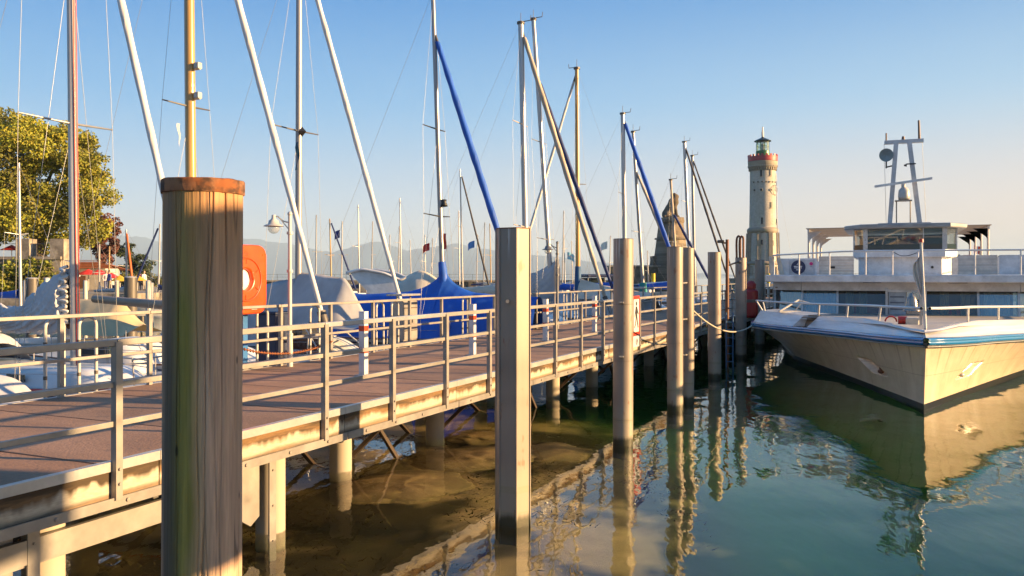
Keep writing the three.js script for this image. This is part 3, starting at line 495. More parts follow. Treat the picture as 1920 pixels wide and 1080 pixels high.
  for (const [a, t] of edges) part(ship, 'mullion', bar(P(C + a, YB, t - .02), P(C + a, YW + .02, t + .24), .07, .07), mull);
  for (const s of [-1, 1]) for (let k = 0; k < 9; k++) { const t0 = 12.8 + k * 2.6, a = C + s * 4.56; part(ship, 'saloon_window', grid(1, 1, (u, v) => P(a + s * .0, lerp(YB, YW, v), t0 + 2.5 * u)), glassM); part(ship, 'mullion', bar(P(a, YB, t0 + 2.55), P(a, YW, t0 + 2.55), .07, .07), mull); }
  part(ship, 'header', [...edges.slice(0, -1).map(([a, t], i) => bar(P(C + a, YW + .15, t - .02), P(C + edges[i + 1][0], YW + .15, edges[i + 1][1] - .02), .08, .3)), box(.1, .3, 25, C - 4.56, YW + .15, -25.4), box(.1, .3, 25, C + 4.56, YW + .15, -25.4)], paint('header', [.64, .64, .63], .45));
  { // saloon door
    const d = part(ship, 'door_frame', [box(.08, 1.5, .1, C - .62, YB + .7, -T0 + .03), box(.08, 1.5, .1, C + .62, YB + .7, -T0 + .03), box(1.2, .08, .1, C, YW + .0, -T0 + .03)], mull);
    part(d, 'door_leaf', box(.56, 1.3, .05, C - .28, YB + .66, -T0 - .02), paint('doorBlue', [.34, .42, .50], .3)); part(d, 'door_pane', box(.54, 1.3, .03, C + .29, YB + .66, -T0 - .02), glassM);
    for (const y of [1.5, 1.72, 1.95, 2.15]) part(d, 'louvre', box(.46, .05, .03, C - .28, y + .1, -T0 + .012), paint('louvre', [.10, .14, .20], .4));
  }
  // interior seen through the panes
  const dim = paint('interior', [.16, .12, .085], .8);
  part(ship, 'saloon_interior', [box(9.0, .04, 22, C, YB - .02, -23.6), box(9.0, .04, 22, C, YW + .1, -23.6), box(9, 1.5, .05, C, 1.8, -22), box(1.6, 1.4, .1, C - 1.2, 1.8, -17), box(1.2, 1.4, .1, C + 2, 1.8, -18)], dim);
  for (const a of [-2.0, -1.55, 1.1, 1.75]) part(ship, 'curtain', grid(24, 1, (u, v) => P(C + a + u * .28, lerp(YB, YW, v), T0 + .5 + .03 * Math.sin(u * 30))), paint('curtain', [.42, .40, .30], .9));
  for (const [a0, a1, t] of [[-4.4, -3.6, 12.95], [-3.4, -2.35, 12.5], [2.5, 3.3, 12.6], [3.6, 4.4, 13.0]]) part(ship, 'blind', grid(60, 1, (u, v) => P(C + lerp(a0, a1, u), lerp(YB, YW, v), t + .28 + .03 * Math.sin(u * 80))), paint('blind', [.55, .70, .80], .8));
  for (const [a, t] of [[-1.35, 13.4], [-.95, 13.0], [1.35, 13.6], [1.9, 13.2], [-1.9, 14.2]]) part(ship, 'saloon_chair', [box(.42, .05, .42, C + a, 1.52, -t), box(.42, .42, .05, C + a, 1.74, -t - .2), ...[[-.18, -.18], [.18, -.18], [-.18, .18], [.18, .18]].map(([x, z]) => rod(V(C + a + x, YB, -t + z), V(C + a + x, 1.52, -t + z), .015))], red);
  // upper deck
  const up = [[-4.75, 12.1], [-4.55, 11.55], [-2.5, 11.2], [0, 11.1], [2.5, 11.2], [4.75, 11.55], [4.95, 12.1], [4.95, 44], [-4.75, 44]].map(([a, t]) => [C + a, t]);
  part(ship, 'upper_deck', uvm(new THREE.ExtrudeGeometry(new THREE.Shape(up.map(([a, t]) => new THREE.Vector2(a, t))), { depth: .2, bevelEnabled: true, bevelSize: .05, bevelThickness: .035, bevelSegments: 3 }).rotateX(-Math.PI / 2).translate(0, 2.80, 0)), white);
  for (const a of [-1.1, 1.6]) part(ship, 'ceiling_vent', box(.6, .02, .1, C + a, 2.755, -11.7), black);
  const railY = 3.86;
  const upRail = (pts, posts) => { const r = part(ship, 'deck_rail', tube(pts, .03, 60, 8), white); for (const p of posts) part(r, 'stanchion', rod(p.clone().setY(3.03), p, .026, .026, 8), white); };
  const U = (a, t, y = railY) => P(C + a, y, t);
  upRail([U(-4.5, 15), U(-4.5, 12.2, 3.74), U(-4.42, 11.75, 3.76), U(-3.4, 11.5, 3.80), U(-2, 11.35), U(-.42, 11.25)], [U(-4.5, 12.2, 3.72), U(-3.55, 11.55, 3.79), U(-2.5, 11.4, 3.83), U(-1.3, 11.3), U(-.44, 11.25)]);
  upRail([U(.34, 11.25), U(2, 11.35), U(3.4, 11.5), U(4.5, 11.8), U(4.7, 12.4), U(4.7, 16)], [U(.36, 11.25), U(2.1, 11.36), U(3.45, 11.5), U(4.5, 11.8)]);
  part(ship, 'sagging_cable', tube([U(-.4, 11.25, 3.82), U(-.2, 11.25, 3.70), U(.05, 11.25, 3.69), U(.36, 11.25, 3.80)], .012, 16, 5), black);
  const plankM = [paint('wind1', [.72, .62, .52], .6), paint('wind2', [.64, .55, .46], .6)];
  for (const [a0, a1] of [[-3.0, -1.75], [1.75, 3.0]]) for (let k = 0; k < 7; k++) part(ship, 'wind_screen_board', rbox(a1 - a0, .098, .03, .004, C + (a0 + a1) / 2, 3.08 + k * .102, -13.6), plankM[k % 2]);
  part(ship, 'side_screen', box(1.35, .64, .03, C - 3.75, 3.35, -13.5), paint('sidePanel', [.70, .71, .72], .4)); part(ship, 'side_screen', box(1.9, .72, .03, C + 4.0, 3.38, -13.62), paint('sidePanel'));
  part(ship, 'corner_fin', [poly([[0, 0], [.22, 0], [.06, .72], [-.06, .72]], .05).translate(C - 4.72, 3.03, -12.9), poly([[0, 0], [.18, 0], [.03, .68], [-.12, .68]], .05).translate(C - 4.42, 3.03, -13.3)], creamCloth);
  { // round emblem on a square panel
    const b = part(ship, 'emblem_panel', box(.92, .56, .02, C - 3.62, 3.33, -13.46), paint('emblemGrey', [.5, .51, .53], .4));
    part(b, 'blue_disc', new THREE.CylinderGeometry(.265, .265, .012, 36).rotateX(Math.PI / 2).translate(C - 3.74, 3.33, -13.442), navy);
    part(b, 'white_lettering', [box(.30, .035, .006, C - 3.75, 3.36, -13.433), ...[0, 1, 2, 3, 4].map(i => box(.035, .055, .006, C - 3.86 + i * .055, 3.305, -13.433)), box(.16, .045, .006, C - 3.74, 3.23, -13.433), poly([[0, 0], [.12, 0], [.06, .07]], .006).translate(C - 3.81, 3.42, -13.436)], white);
    part(b, 'magenta_dot', new THREE.CylinderGeometry(.065, .065, .01, 24).rotateX(Math.PI / 2).translate(C - 3.27, 3.46, -13.445), plain('magenta', [.55, .02, .16])); part(b, 'small_print', box(.1, .03, .006, C - 3.27, 3.36, -13.445), plain('signGrey'));
  }
  part(ship, 'deck_lamp', [box(.16, .08, .05, C - 2.5, 3.32, -13.56), box(.28, .12, .2, C + 3.95, 3.30, -13.4), rod(U(3.95, 13.4, 3.03), U(3.95, 13.4, 3.3), .04)], black);
  // wheelhouse
  const hex = (w, b, t0, t1, ch) => [[-w + ch, t0], [w - ch, t0], [w, t0 + ch * 1.2], [w, t1], [-w, t1], [-w, t0 + ch * 1.2]].map(([a, t]) => [C + a, t]);
  const prism = (pts, y0, y1, bev = 0) => uvm(new THREE.ExtrudeGeometry(new THREE.Shape(pts.map(([a, t]) => new THREE.Vector2(a, t))), { depth: y1 - y0 - bev * 2, bevelEnabled: bev > 0, bevelSize: bev, bevelThickness: bev, bevelSegments: 3 }).rotateX(-Math.PI / 2).translate(0, y0 + bev, 0));
  const wh = part(ship, 'wheelhouse', [prism(hex(1.62, 0, 14.4, 19, .35), 3.0, 3.72), prism(hex(1.78, 0, 14.2, 19, .42), 3.70, 3.99, .03)], paint('wheelWhite', [.80, .80, .80], .4));
  part(wh, 'cable_plate', new THREE.CylinderGeometry(.05, .05, .02, 12).rotateX(Math.PI / 2).translate(C + .95, 3.32, -14.38), black);
  const wpts = [[-1.78, 14.75], [-1.40, 14.28], [.62, 14.2], [1.40, 14.28], [1.78, 14.75]];
  const wglass = plain('bridgeGlass', [.30, .36, .38], .03, 0, { transmission: .88, thickness: 0, ior: 2.1 });
  part(wh, 'lower_pane', wpts.slice(0, -1).map(([a, t], i) => bar(P(C + a, 4.09, t), P(C + wpts[i + 1][0], 4.09, wpts[i + 1][1]), .03, .19)), plain('bridgeLow', [.012, .03, .035], .08));
  for (let i = 0; i < 4; i++) { const [a0, t0] = wpts[i], [a1, t1] = wpts[i + 1]; part(wh, 'bridge_window', grid(1, 1, (u, v) => P(C + lerp(a0, a1, u), 4.18 + .58 * v, lerp(t0, t1, u) - .07 * v)), wglass); }
  for (const s of [-1, 1]) part(wh, 'bridge_window', grid(1, 1, (u, v) => P(C + s * 1.78, 4.0 + .75 * v, 14.8 + 3.6 * u)), wglass);
  for (const [a, t, w] of [[-1.78, 14.75, .06], [-1.36, 14.26, .16], [.64, 14.18, .035], [1.36, 14.26, .16], [1.78, 14.75, .06]]) part(wh, 'window_post', bar(P(C + a, 3.99, t), P(C + a, 4.78, t - .06), w, .06), mull);
  part(wh, 'roof', [prism([[-2.1, 14.9], [-1.5, 13.85], [0, 13.7], [1.5, 13.85], [2.1, 14.9], [2.1, 19.2], [-2.1, 19.2]].map(([a, t]) => [C + a, t]), 4.78, 4.95, .05)], paint('roofGrey', [.30, .30, .29], .5)); part(wh, 'roof_cap', prism([[-.9, 14.6], [.9, 14.6], [1.0, 17], [-1.0, 17]].map(([a, t]) => [C + a, t]), 4.951, 5.02, .02), paint('roofGrey'));
  part(wh, 'bridge_interior', [box(3.3, .7, .05, C, 4.35, -17.8), box(2.2, .2, .5, C - .1, 4.08, -15.2), rbox(.5, .55, .14, .05, C - .05, 4.30, -15.7)], plain('bridgeIn', [.025, .03, .04], .6));
  // mast
  const mf = [[-.50, -.26], [.60, .22]];
  const mm = paint('mastGrey', [.56, .57, .58], .4), ms = part(ship, 'mast', mf.map(([b, t]) => bar(P(C + b, 4.98, 16.2), P(C + t, 8.28, 16.2), .17, .24)), mm);
  part(ms, 'yard', box(1.42, .14, .22, C + .02, 8.34, -16.2), mm); part(ms, 'satellite_dish', lathe([[0, .0], [.12, .012], [.22, .04], [.265, .07], [.26, .075], [.2, .05], [0, .02]], 28).rotateX(Math.PI / 2).scale(1, 1.0, 1).translate(C - .62, 7.82, -16.1), paint('dish', [.20, .25, .25], .5)); part(ms, 'dish_arm', [rod(P(C - .62, 7.3, 16.1), P(C - .62, 7.8, 16.15), .03), rod(P(C - .62, 7.35, 16.15), P(C - .4, 7.4, 16.2), .03)], darkSteel);
  part(ms, 'radar_bar', bar(P(C - 1.05, 6.56, 15.85), P(C + 1.02, 6.80, 15.85), .10, .09), white); part(ms, 'radar_base', [rod(P(C, 6.3, 15.85), P(C, 6.62, 15.85), .08), lathe([[0, .52], [.12, .48], [.2, .36], [.22, .12], [.2, 0], [0, 0]], 20).translate(C + .02, 6.0, -15.9)], offWhite); part(ms, 'radar_platform', [box(.62, .03, .5, C, 5.97, -16.0), rod(P(C - .25, 4.98, 16), P(C - .25, 5.97, 16), .025), rod(P(C + .25, 4.98, 16), P(C + .25, 5.97, 16), .025)], galv);
  part(ms, 'horn', [rod(P(C + .45, 7.42, 16), P(C + .1, 7.42, 16), .025), rod(P(C + .12, 7.36, 15.9), P(C + .02, 7.36, 15.9), .06, .03)], black);
  for (const q of [[.58, .56, 9.15, .05, .04], [-.62, -.62, 8.72, .03, .03], [0, 0, 8.55, .07, .05]]) part(ms, 'antenna', rod(P(C + q[0], 8.4, 16.2), P(C + q[1], q[2], 16.2), q[3], q[4]), paint('antennaBrown', [.16, .10, .08], .6));
  part(ms, 'stay', [rod(P(C - .7, 8.3, 16.2), P(C - .62, 5, 16.2), .007), rod(P(C + .68, 8.3, 16.2), P(C + .82, 5, 16.2), .007)], wire);
  // awnings over the open deck
  const slatM = [paint('slat1', [.42, .32, .23], .8), paint('slat2', [.50, .39, .28], .8)], frameM = paint('awnFrame', [.62, .57, .52], .6);
  for (const [a0, a1] of [[-4.0, -1.85], [1.75, 3.5]]) {
    for (let k = 0; k < 22; k++) part(ship, 'awning_slat', box(a1 - a0, .03, .30, C + (a0 + a1) / 2, 5.17 + .002 * (k % 2), -(20.4 + k * .42)), slatM[k % 2]);
    const e = a0 < 0 ? a0 + .1 : a1 - .1, s = a0 < 0 ? 1 : -1;
    part(ship, 'awning_beam', [box(.07, .14, 9.4, C + e, 5.07, -25), box(.07, .14, 9.4, C + (a0 < 0 ? a1 : a0), 5.07, -25)], frameM);
    for (let k = 0; k < 4; k++) { const t = 20.6 + k * 2.8; part(ship, 'awning_post', [rod(P(C + e, 3.0, t), P(C + e, 5.1, t), .05), poly([[0, 0], [0, -.5], [.10, -.34], [.48, -.06], [.6, 0]], .04).scale(s, 1, 1).translate(C + e, 5.04, -t)], frameM); }
  }
  part(ship, 'aft_screen', box(3.0, .75, .04, C + 3.4, 3.42, -20), paint('sidePanel')); part(ship, 'aft_screen', box(1.4, .6, .04, C - 3.9, 3.35, -20), paint('sidePanel'));
  { // jackstaff, flag, bell
    const b = P(.03, yb(0) + .2, .0), tp = V(-.07, 3.74, .32), js = part(ship, 'jackstaff', rod(b, tp, .036, .028, 12), white); part(js, 'red_cap', rod(tp, tp.clone().add(V(0, .07, 0)), .055, .05, 12), red);
    part(js, 'furled_flag', grid(14, 18, (u, v) => { const p = tp.clone().lerp(b, .12 + .42 * v); const w = .14 * Math.sin(Math.PI * Math.pow(v, .55)) + .02; return V(p.x - .03 - w * u, p.y - .16 * u, p.z + .03 * Math.sin(u * 14 + v * 3)); }), paint('flagCloth', [.75, .66, .60], .9, 0, { m: { side: THREE.DoubleSide } }));
    part(ship, 'bell', lathe([[0, .43], [.05, .42], [.06, .36], [.10, .33], [.125, .22], [.14, .10], [.19, .02], [.20, 0], [.17, 0], [.12, .1], [0, .3]], 28).translate(-.22, 2.16, -1.15), paint('bellGrey', [.34, .31, .28], .3, .8)); part(ship, 'bell_post', [bar(V(-.02, 1.6, -1.2), V(-.02, 2.66, -1.2), .06, .05), bar(V(-.22, 2.62, -1.18), V(.0, 2.62, -1.18), .04, .05)], offWhite);
    part(ship, 'windlass', [new THREE.TorusGeometry(.13, .02, 8, 20, 4).translate(-.66, 1.86, -2.0), rod(V(-.5, 1.9, -2), V(-.3, 1.9, -2), .10, .10, 14), rod(V(-.75, 1.6, -2.0), V(-.3, 1.6, -2.0), .05)], red); part(ship, 'windlass_housing', rbox(.3, .4, .4, .04, -.18, 1.78, -2.0), creamCloth);
  }
  for (let i = 0; i < 5; i++) part(ship, 'deck_chair', [rbox(.42, .06, .42, .02, C + 2.4 + i * .6, 3.45, -(24 + i)), rbox(.42, .5, .05, .02, C + 2.4 + i * .6, 3.75, -(24.2 + i))], i % 2 ? red : navy);
  const f = thing('flag', 'red flag with white cross flying at the ship upper deck', 'flag', at(1838, 468, 43)); part(f, 'staff', rod(V(-.12, -.7, 0), V(.06, .34, 0), .02), offWhite); const cl = (x0, x1, y0, y1, z) => grid(8, 3, (u, v) => V(lerp(x0, x1, u), lerp(y0, y1, v) + .35 * (1 - lerp(x0, x1, u)) * .3 - .1, .04 * Math.sin(lerp(x0, x1, u) * 9) + z)); const fg = part(f, 'cloth', cl(-.32, .03, -.25, .15, 0), plain('flagRed', [.55, .03, .025], .9, 0, { side: THREE.DoubleSide })); part(fg, 'white_cross', [cl(-.32, .03, -.085, -.015, .012), cl(-.17, -.10, -.25, .15, .012)], plain('flagWhite', [.75, .75, .75], .9, 0, { side: THREE.DoubleSide }));
}
// ------------------------------------------------------------------ sailing boats
function hullGeo(L, B, F, bowX, sternW = .72) {                     // stern at bowX - L, bow at bowX
  const half = u => B / 2 * (u < .42 ? lerp(sternW, 1, Math.sin(u / .42 * Math.PI / 2)) : Math.max(0, Math.cos(Math.pow(clamp((u - .42) / .58, 0, 1), 1.35) * Math.PI / 2)) ** .8);
  const sheer = u => F * (1 + .22 * u * u * u + .05 * (1 - u));
  const sd = s => grid(36, 12, (u, v) => { const y = lerp(-.28, sheer(u), v), k = Math.pow(v, .42); return V(bowX - L + u * L * (1 - .03 * (1 - v) * u * 4 * (u > .7 ? (u - .7) : 0)), y, s * half(u) * k); }, s < 0);
  const stern = grid(10, 12, (u, v) => V(bowX - L, lerp(-.28, sheer(0), v), (u * 2 - 1) * half(0) * Math.pow(v, .42)), true);
  const deck = faceUp(grid(36, 6, (u, v) => { const h = half(u) - .02; return V(bowX - L + u * L, sheer(u) - .02 + .05 * (1 - (2 * v - 1) ** 2), (v * 2 - 1) * h); }, false));
  const stripe = s => grid(36, 1, (u, v) => V(bowX - L + u * L, sheer(u) - .09 - .05 * v, s * (half(u) * Math.pow(.93 - .02 * v, .42) + .008)), s < 0);
  const toe = s => tube(Array.from({ length: 19 }, (_, i) => V(bowX - L + L * i / 18, sheer(i / 18) + .015, s * Math.max(.005, half(i / 18) - .015))), .022, 40, 5);
  return { side: merge([sd(1), sd(-1), stern]), deck, stripe: merge([stripe(1), stripe(-1)]), toe: merge([toe(1), toe(-1)]), sheer, half };
}
function folds(x, seed, k = 1) { return k * (.5 * fbm(x * 3, seed, seed, 3) + .5 * fbm(x * 9, seed + 3, seed + 1, 2) - .5); }
// a tent of cloth over a ridge, hanging to both sides
function tent(x0, x1, ridge, halfW, edge, seed, sag = .08) {
  return faceUp(grid(60, 28, (u, v) => { const x = lerp(x0, x1, u), s = v * 2 - 1, k = Math.abs(s), r = ridge(u), e = edge(u), w = halfW(u), y = lerp(r, e, Math.pow(k, 1.05)) - sag * Math.sin(k * Math.PI) * (.7 + .5 * Math.sin(u * 17 + seed)); return V(x, y + .03 * (fbm(u * 7, s * 4 + 9, seed, 3) - .5), s * w + .035 * (fbm(u * 16 + 3 - k * 4, k * 2, seed + 5, 3) - .5)); }));
}
// a bundled sail or boom cover
function bundle(x0, x1, top, bot, wid, seed, rough = 1) {
  return grid(130, 64, (u, v) => { const a = v * 2 * Math.PI, x = lerp(x0, x1, u), c = (top(u) + bot(u)) / 2, h = (top(u) - bot(u)) / 2, q = Math.cos(a) * 2.2 + u * 7 + 1.5 * fbm(u * 4, Math.sin(a) + 3, seed + 2, 2), rd = Math.abs(((q * 1.3) % 1 + 1) % 1 - .5) * 2, f = 1 + rough * (.30 * (fbm(u * 5 + Math.cos(a) * .8, Math.sin(a) * 1.6 + 5 + u * 3, seed, 5) - .5) + .16 * (Math.sqrt(rd) - .6)); return V(x + .03 * Math.sin(a * 3 + u * 20), c + Math.cos(a) * h * f, Math.sin(a) * wid(u) * f); });
}
const antiM = plain('antifoul', [.09, .02, .015], .8);
function boat(o) {
  const foot = at(o.mx, HORIZON, o.d).setY(0), bow = at(o.bx, HORIZON, o.bd).setY(0), dv = bow.clone().sub(foot), bowX = dv.length();
  const t = thing(o.name || 'sailboat', o.label, o.category || 'sailboat', foot, Math.atan2(-dv.z, dv.x), o.group ?? 'sailing boats moored along the pier');
  const toL = p => t.worldToLocal(p.clone());
  const top = toL(at(o.top[0], o.top[1], o.d)), L = o.L || 7.5, B = o.B || 2.4, F = o.F || .95, h = hullGeo(L, B, F, bowX + .12, o.sternW);
  const hu = part(t, 'hull', h.side, o.hull || white); part(hu, 'stripe', h.stripe, o.stripe || navy); part(hu, 'toe_rail', h.toe, o.toe || rust);
  part(t, 'deck', h.deck, o.deck || offWhite);
  const cab = part(t, 'cabin', faceUp(grid(24, 14, (u, v) => { const x = lerp(bowX * .55, -2.2, u), s = v * 2 - 1, w = (.55 + .25 * sstep(0, .3, u)) * B / 2.4; const hgt = .38 * sstep(0, .25, u) * (1 - .1 * u) + .02; return V(x, F + .02 + hgt * Math.pow(Math.max(0, 1 - Math.pow(Math.abs(s), 5)), .5), s * w); }, true)), o.deck || white);
  for (const s of [-1, 1]) for (const x of [-.6, -1.4]) part(cab, 'cabin_window', rbox(.5, .13, .02, .009, x, F + .22, s * .79 * B / 2.4), darkGlass);
  const my = o.mastFoot ?? F + .3, base = V(0, my, 0), ax = y => base.clone().lerp(top, (y - my) / (top.y - my));
  const r = o.r || .06, mast = part(t, 'mast', [rod(base, top, r, r * (o.taper || .8), 14)], o.mast || alu);
  if (o.fit !== 0) part(mast, 'masthead_fitting', [rod(top.clone().add(V(-.12, .04, 0)), top.clone().add(V(.42, .06, 0)), .018), rod(top.clone().add(V(.42, .06, 0)), top.clone().add(V(.46, .26, .04)), .014), rod(top.clone(), top.clone().add(V(0, .42, 0)), .012), new THREE.CylinderGeometry(r * 1.3, r * 1.3, .09, 12).translate(top.x, top.y, top.z)], darkSteel);
  const hounds = o.hounds ?? top.y - .15, sp = o.spreaders || [my + (hounds - my) * .52], w = o.spread || .75, shr = [];
  for (const s of [-1, 1]) {
    const ch = V(-.15, F, s * Math.min(B / 2 - .05, h.half(.6))); let prev = ch;
    for (const y of sp) { const tip = ax(y).add(V(-.12, .05, s * w * (1 - .15 * (sp.indexOf(y))))); part(mast, 'spreader', rod(ax(y), tip, .026, .016, 8), o.spreaderM || aluDull); shr.push([prev, tip], [ax(y - .1), V(-.3, F, s * (B / 2 - .12))]); prev = tip; }
    shr.push([prev, ax(hounds)]);
  }
  const wr = o.wr || .0045; part(t, 'shroud', shr.map(([a, b]) => rod(a, b, wr, wr, 5, true)), wire);
  const sternP = V(bowX - L + .15, F + .05, 0); part(t, 'backstay', rod(top, sternP, wr, wr, 5, true), wire);
  const by = o.by ?? F * 1.24 + .12, bowP = V(bowX, by, 0), fy = o.fy ?? hounds;
  if (o.sail) { const a = ax(fy), f = u => a.clone().lerp(bowP, u), R = o.sailR || .07; part(t, 'rolled_headsail', grid(60, 10, (u, v) => { const q = lerp(.04, .93, u), p = f(q), an = v * Math.PI * 2 + u * 30, k = R * (.42 + .75 * Math.sin(Math.PI * clamp(q * .82 + .14, 0, 1)) ** .8) * (1 + .07 * Math.sin(u * 60)) ; return V(p.x + Math.cos(an) * k, p.y + Math.sin(an) * k * .3, p.z + Math.sin(an) * k); }), o.sail); part(t, 'furling_drum', [rod(f(.93), f(.955), .10, .10, 12), rod(f(0), f(1), .014), rod(f(.015), f(.05), .045)], darkSteel); }
  else if (!o.noStay) part(t, 'forestay', rod(ax(fy), bowP, .009, .009, 5), wire);
  const pul = part(t, 'pulpit', [tube([V(bowX - 1.1, F * 1.15 + .5, .55), V(bowX - .3, F * 1.2 + .55, .3), V(bowX + .1, F * 1.2 + .56, 0), V(bowX - .3, F * 1.2 + .55, -.3), V(bowX - 1.1, F * 1.15 + .5, -.55)], .016, 30, 6), ...[[-1.1, .55], [-1.1, -.55], [-.15, .2], [-.15, -.2]].map(([x, z]) => rod(V(bowX + x, F * 1.15, z * .9), V(bowX + x, F * 1.17 + .52, z), .014))], alu);
  if (o.boom) { const [len, hgt, m, rr2] = o.boom; part(t, 'boom', rod(V(-.08, hgt, 0), V(-len, hgt + (o.boomRise ?? .1), o.boomZ || 0), rr2 || .055, (rr2 || .055) * .8, 12), m || alu); }
  if (o.cover) { const [x0, x1, t0, t1, b0, b1, wd, m, ro] = o.cover; part(t, 'sail_cover', bundle(x0, x1, u => lerp(t0, t1, Math.pow(u, .45)), u => lerp(b0, b1, u), u => wd * (1 - .5 * u) * (u < .03 || u > .98 ? .3 : 1), 7 + o.d, ro ?? .7), m); }
  if (o.extra) o.extra(t, { ax, F, B, bowX, L, top });
  // stanchions and lifelines
  for (const s of [-1, 1]) { const ps = [.15, .3, .45, .6, .75].map(u => V(bowX - L + u * L, h.sheer(u), s * (h.half(u) - .06))); part(t, 'guard_wire', [...ps.map(p => rod(p, p.clone().add(V(0, .55, 0)), .012)), tube(ps.map(p => p.clone().add(V(0, .54, 0))), .006, 20, 5), tube(ps.map(p => p.clone().add(V(0, .28, 0))), .006, 20, 5)], alu); }
  return t;
}
const tanSail = paint('tanSail', [.50, .40, .30], .8), whiteSail = paint('whiteSail', [.68, .66, .63], .7), darkBlueSail = paint('darkBlueSail', [.012, .03, .13], .8), blackSail = paint('blackSail', [.05, .045, .05], .8);
const woodMast = paint('woodMast', [.46, .27, .07], .4, 0, { m: { clearcoat: .5 } });
const mahog = paint('mahog', [.10, .035, .018], .35, 0, { m: { clearcoat: .5 } });
boat({ label: 'white sailboat at far left, grey crumpled mainsail stowed on its boom', mx: 141, d: 16, top: [128, -455], bx: 384, bd: 14.7, L: 8.2, B: 2.3, F: .92, r: .085, mast: alu, sail: whiteSail, sailR: .062, hull: white, stripe: navy, toe: red, spreaders: [5.85, 9.2], spread: 1.0, by: 1.3, boom: [4.1, 2.05, mahog, .06], boomRise: -.1,
  extra(t, { ax, F, bowX, L }) {
    const m = part(t, 'stowed_mainsail', bundle(-.12, -4.1, u => 3.22 - 1.0 * Math.pow(u, .38) - .1 * u + .10 * Math.sin(u * 13), u => 1.98 - .12 * u, u => .21 * (1 - .35 * u) * (u < .02 || u > .985 ? .25 : 1), 19, 2.6), canvasCloth);
    const edge = part(m, 'coiled_luff', [tube(Array.from({ length: 26 }, (_, i) => V(-.17 + (i % 2 ? .09 : -.06) + .02 * Math.sin(i * 3), 2.0 + i * .047, .13 + .04 * Math.sin(i * 1.7))), .032, 200, 8), tube(Array.from({ length: 22 }, (_, i) => V(-.2 + (i % 2 ? .1 : -.05), 2.05 + i * .05, -.12 + .04 * Math.sin(i * 1.9))), .03, 180, 8)], whiteSail);
    part(t, 'halyard', [rod(V(.09, F + .3, .03), ax(12).add(V(.1, 0, .03)), .011), rod(V(.09, F + .3, -.03), ax(12).add(V(.1, 0, -.03)), .008)], red);
    part(t, 'spray_hood', tent(-3.6, -2.2, u => F + .55 + .62 * Math.sin(Math.PI * (.15 + .75 * u)), () => .85, u => F + .25, 5, -.2), canvasCloth);
  } });
boat({ label: 'sailboat with thick varnished wooden mast rising behind the wooden pile', mx: 361, d: 20.2, top: [352, -360], bx: 623, bd: 18.4, L: 9, B: 2.6, F: .95, r: .125, taper: .85, mast: woodMast, sail: whiteSail, sailR: .072, hull: white, spreaders: [7.0], spread: .72, spreaderM: darkSteel, by: 1.35, boom: [3.4, 2.25, paint('boomWood', [.30, .22, .15], .5), .12], boomRise: .16,
  extra(t, { ax }) { const m = t.children.find(c => c.name === 'mast'); for (const y of [7.95, 7.25]) part(m, 'mast_light', [rbox(.16, .16, .14, .03, .17, y, 0), rod(V(.1, y - .08, 0), V(.24, y - .08, 0), .02)], offWhite); part(m, 'pennant', grid(8, 3, (u, v) => V(ax(6.6).x - .02, 6.55 - .55 * u, .32 + .09 * v * (1 - u) + .02 * Math.sin(u * 9))), creamCloth); part(m, 'sail_track', rod(ax(2).add(V(-.125, 0, .02)), ax(13.5).add(V(-.11, 0, .02)), .03), whiteSail); } });
boat({ label: 'sailboat with grey tarpaulin tent over deck and boom, behind the lamp post', mx: 559.5, d: 23, top: [561, -135], bx: 772, bd: 21.4, L: 8.6, B: 2.6, F: .95, r: .095, mast: aluDull, sail: whiteSail, sailR: .07, spreaders: [6.9], spread: .95, spreaderM: darkSteel, by: 1.35, boom: [3.6, 2.3], fit: 0,
  extra(t, { ax, F }) {
    part(t, 'tarpaulin', [tent(-.05, -4.2, u => 3.0 - .62 * Math.pow(u, .5) + .1 * Math.sin(u * 9), () => 1.05, () => 1.15, 31)], greyCloth); const f = part(t, 'foredeck_tarpaulin', tent(.05, 2.35, u => 3.1 - .25 * u - .95 * sstep(.62, 1, u), u => 1.0 * (1 - .25 * u), u => 1.75 - .1 * u, 37), greyCloth);
    part(f, 'tie_strap', [rod(V(1.0, 1.7, .95), V(1.5, 1.0, .9), .02), rod(V(2.1, 1.6, .7), V(2.6, 1.15, .5), .02)], whiteSail);
    part(t, 'round_badge', new THREE.CylinderGeometry(.14, .14, .02, 20).rotateX(Math.PI / 2).translate(-1.35, 1.75, .93), navy);
    const m = t.children.find(c => c.name === 'mast'); part(m, 'burgee', grid(10, 3, (u, v) => V(ax(6.7).x + .16 + .1 * v * (1 - .6 * u), 6.55 - .75 * u, .28 + .05 * Math.sin(u * 8 + v))), plain('burgee', [.02, .08, .14], .9)); part(m, 'radar_reflector', new THREE.OctahedronGeometry(.14).translate(ax(6.75).x + .2, 6.85, .1), black);
    part(t, 'coach_side', rbox(2.6, .3, .06, .02, .3, 1.25, .8), mahog);
  } });
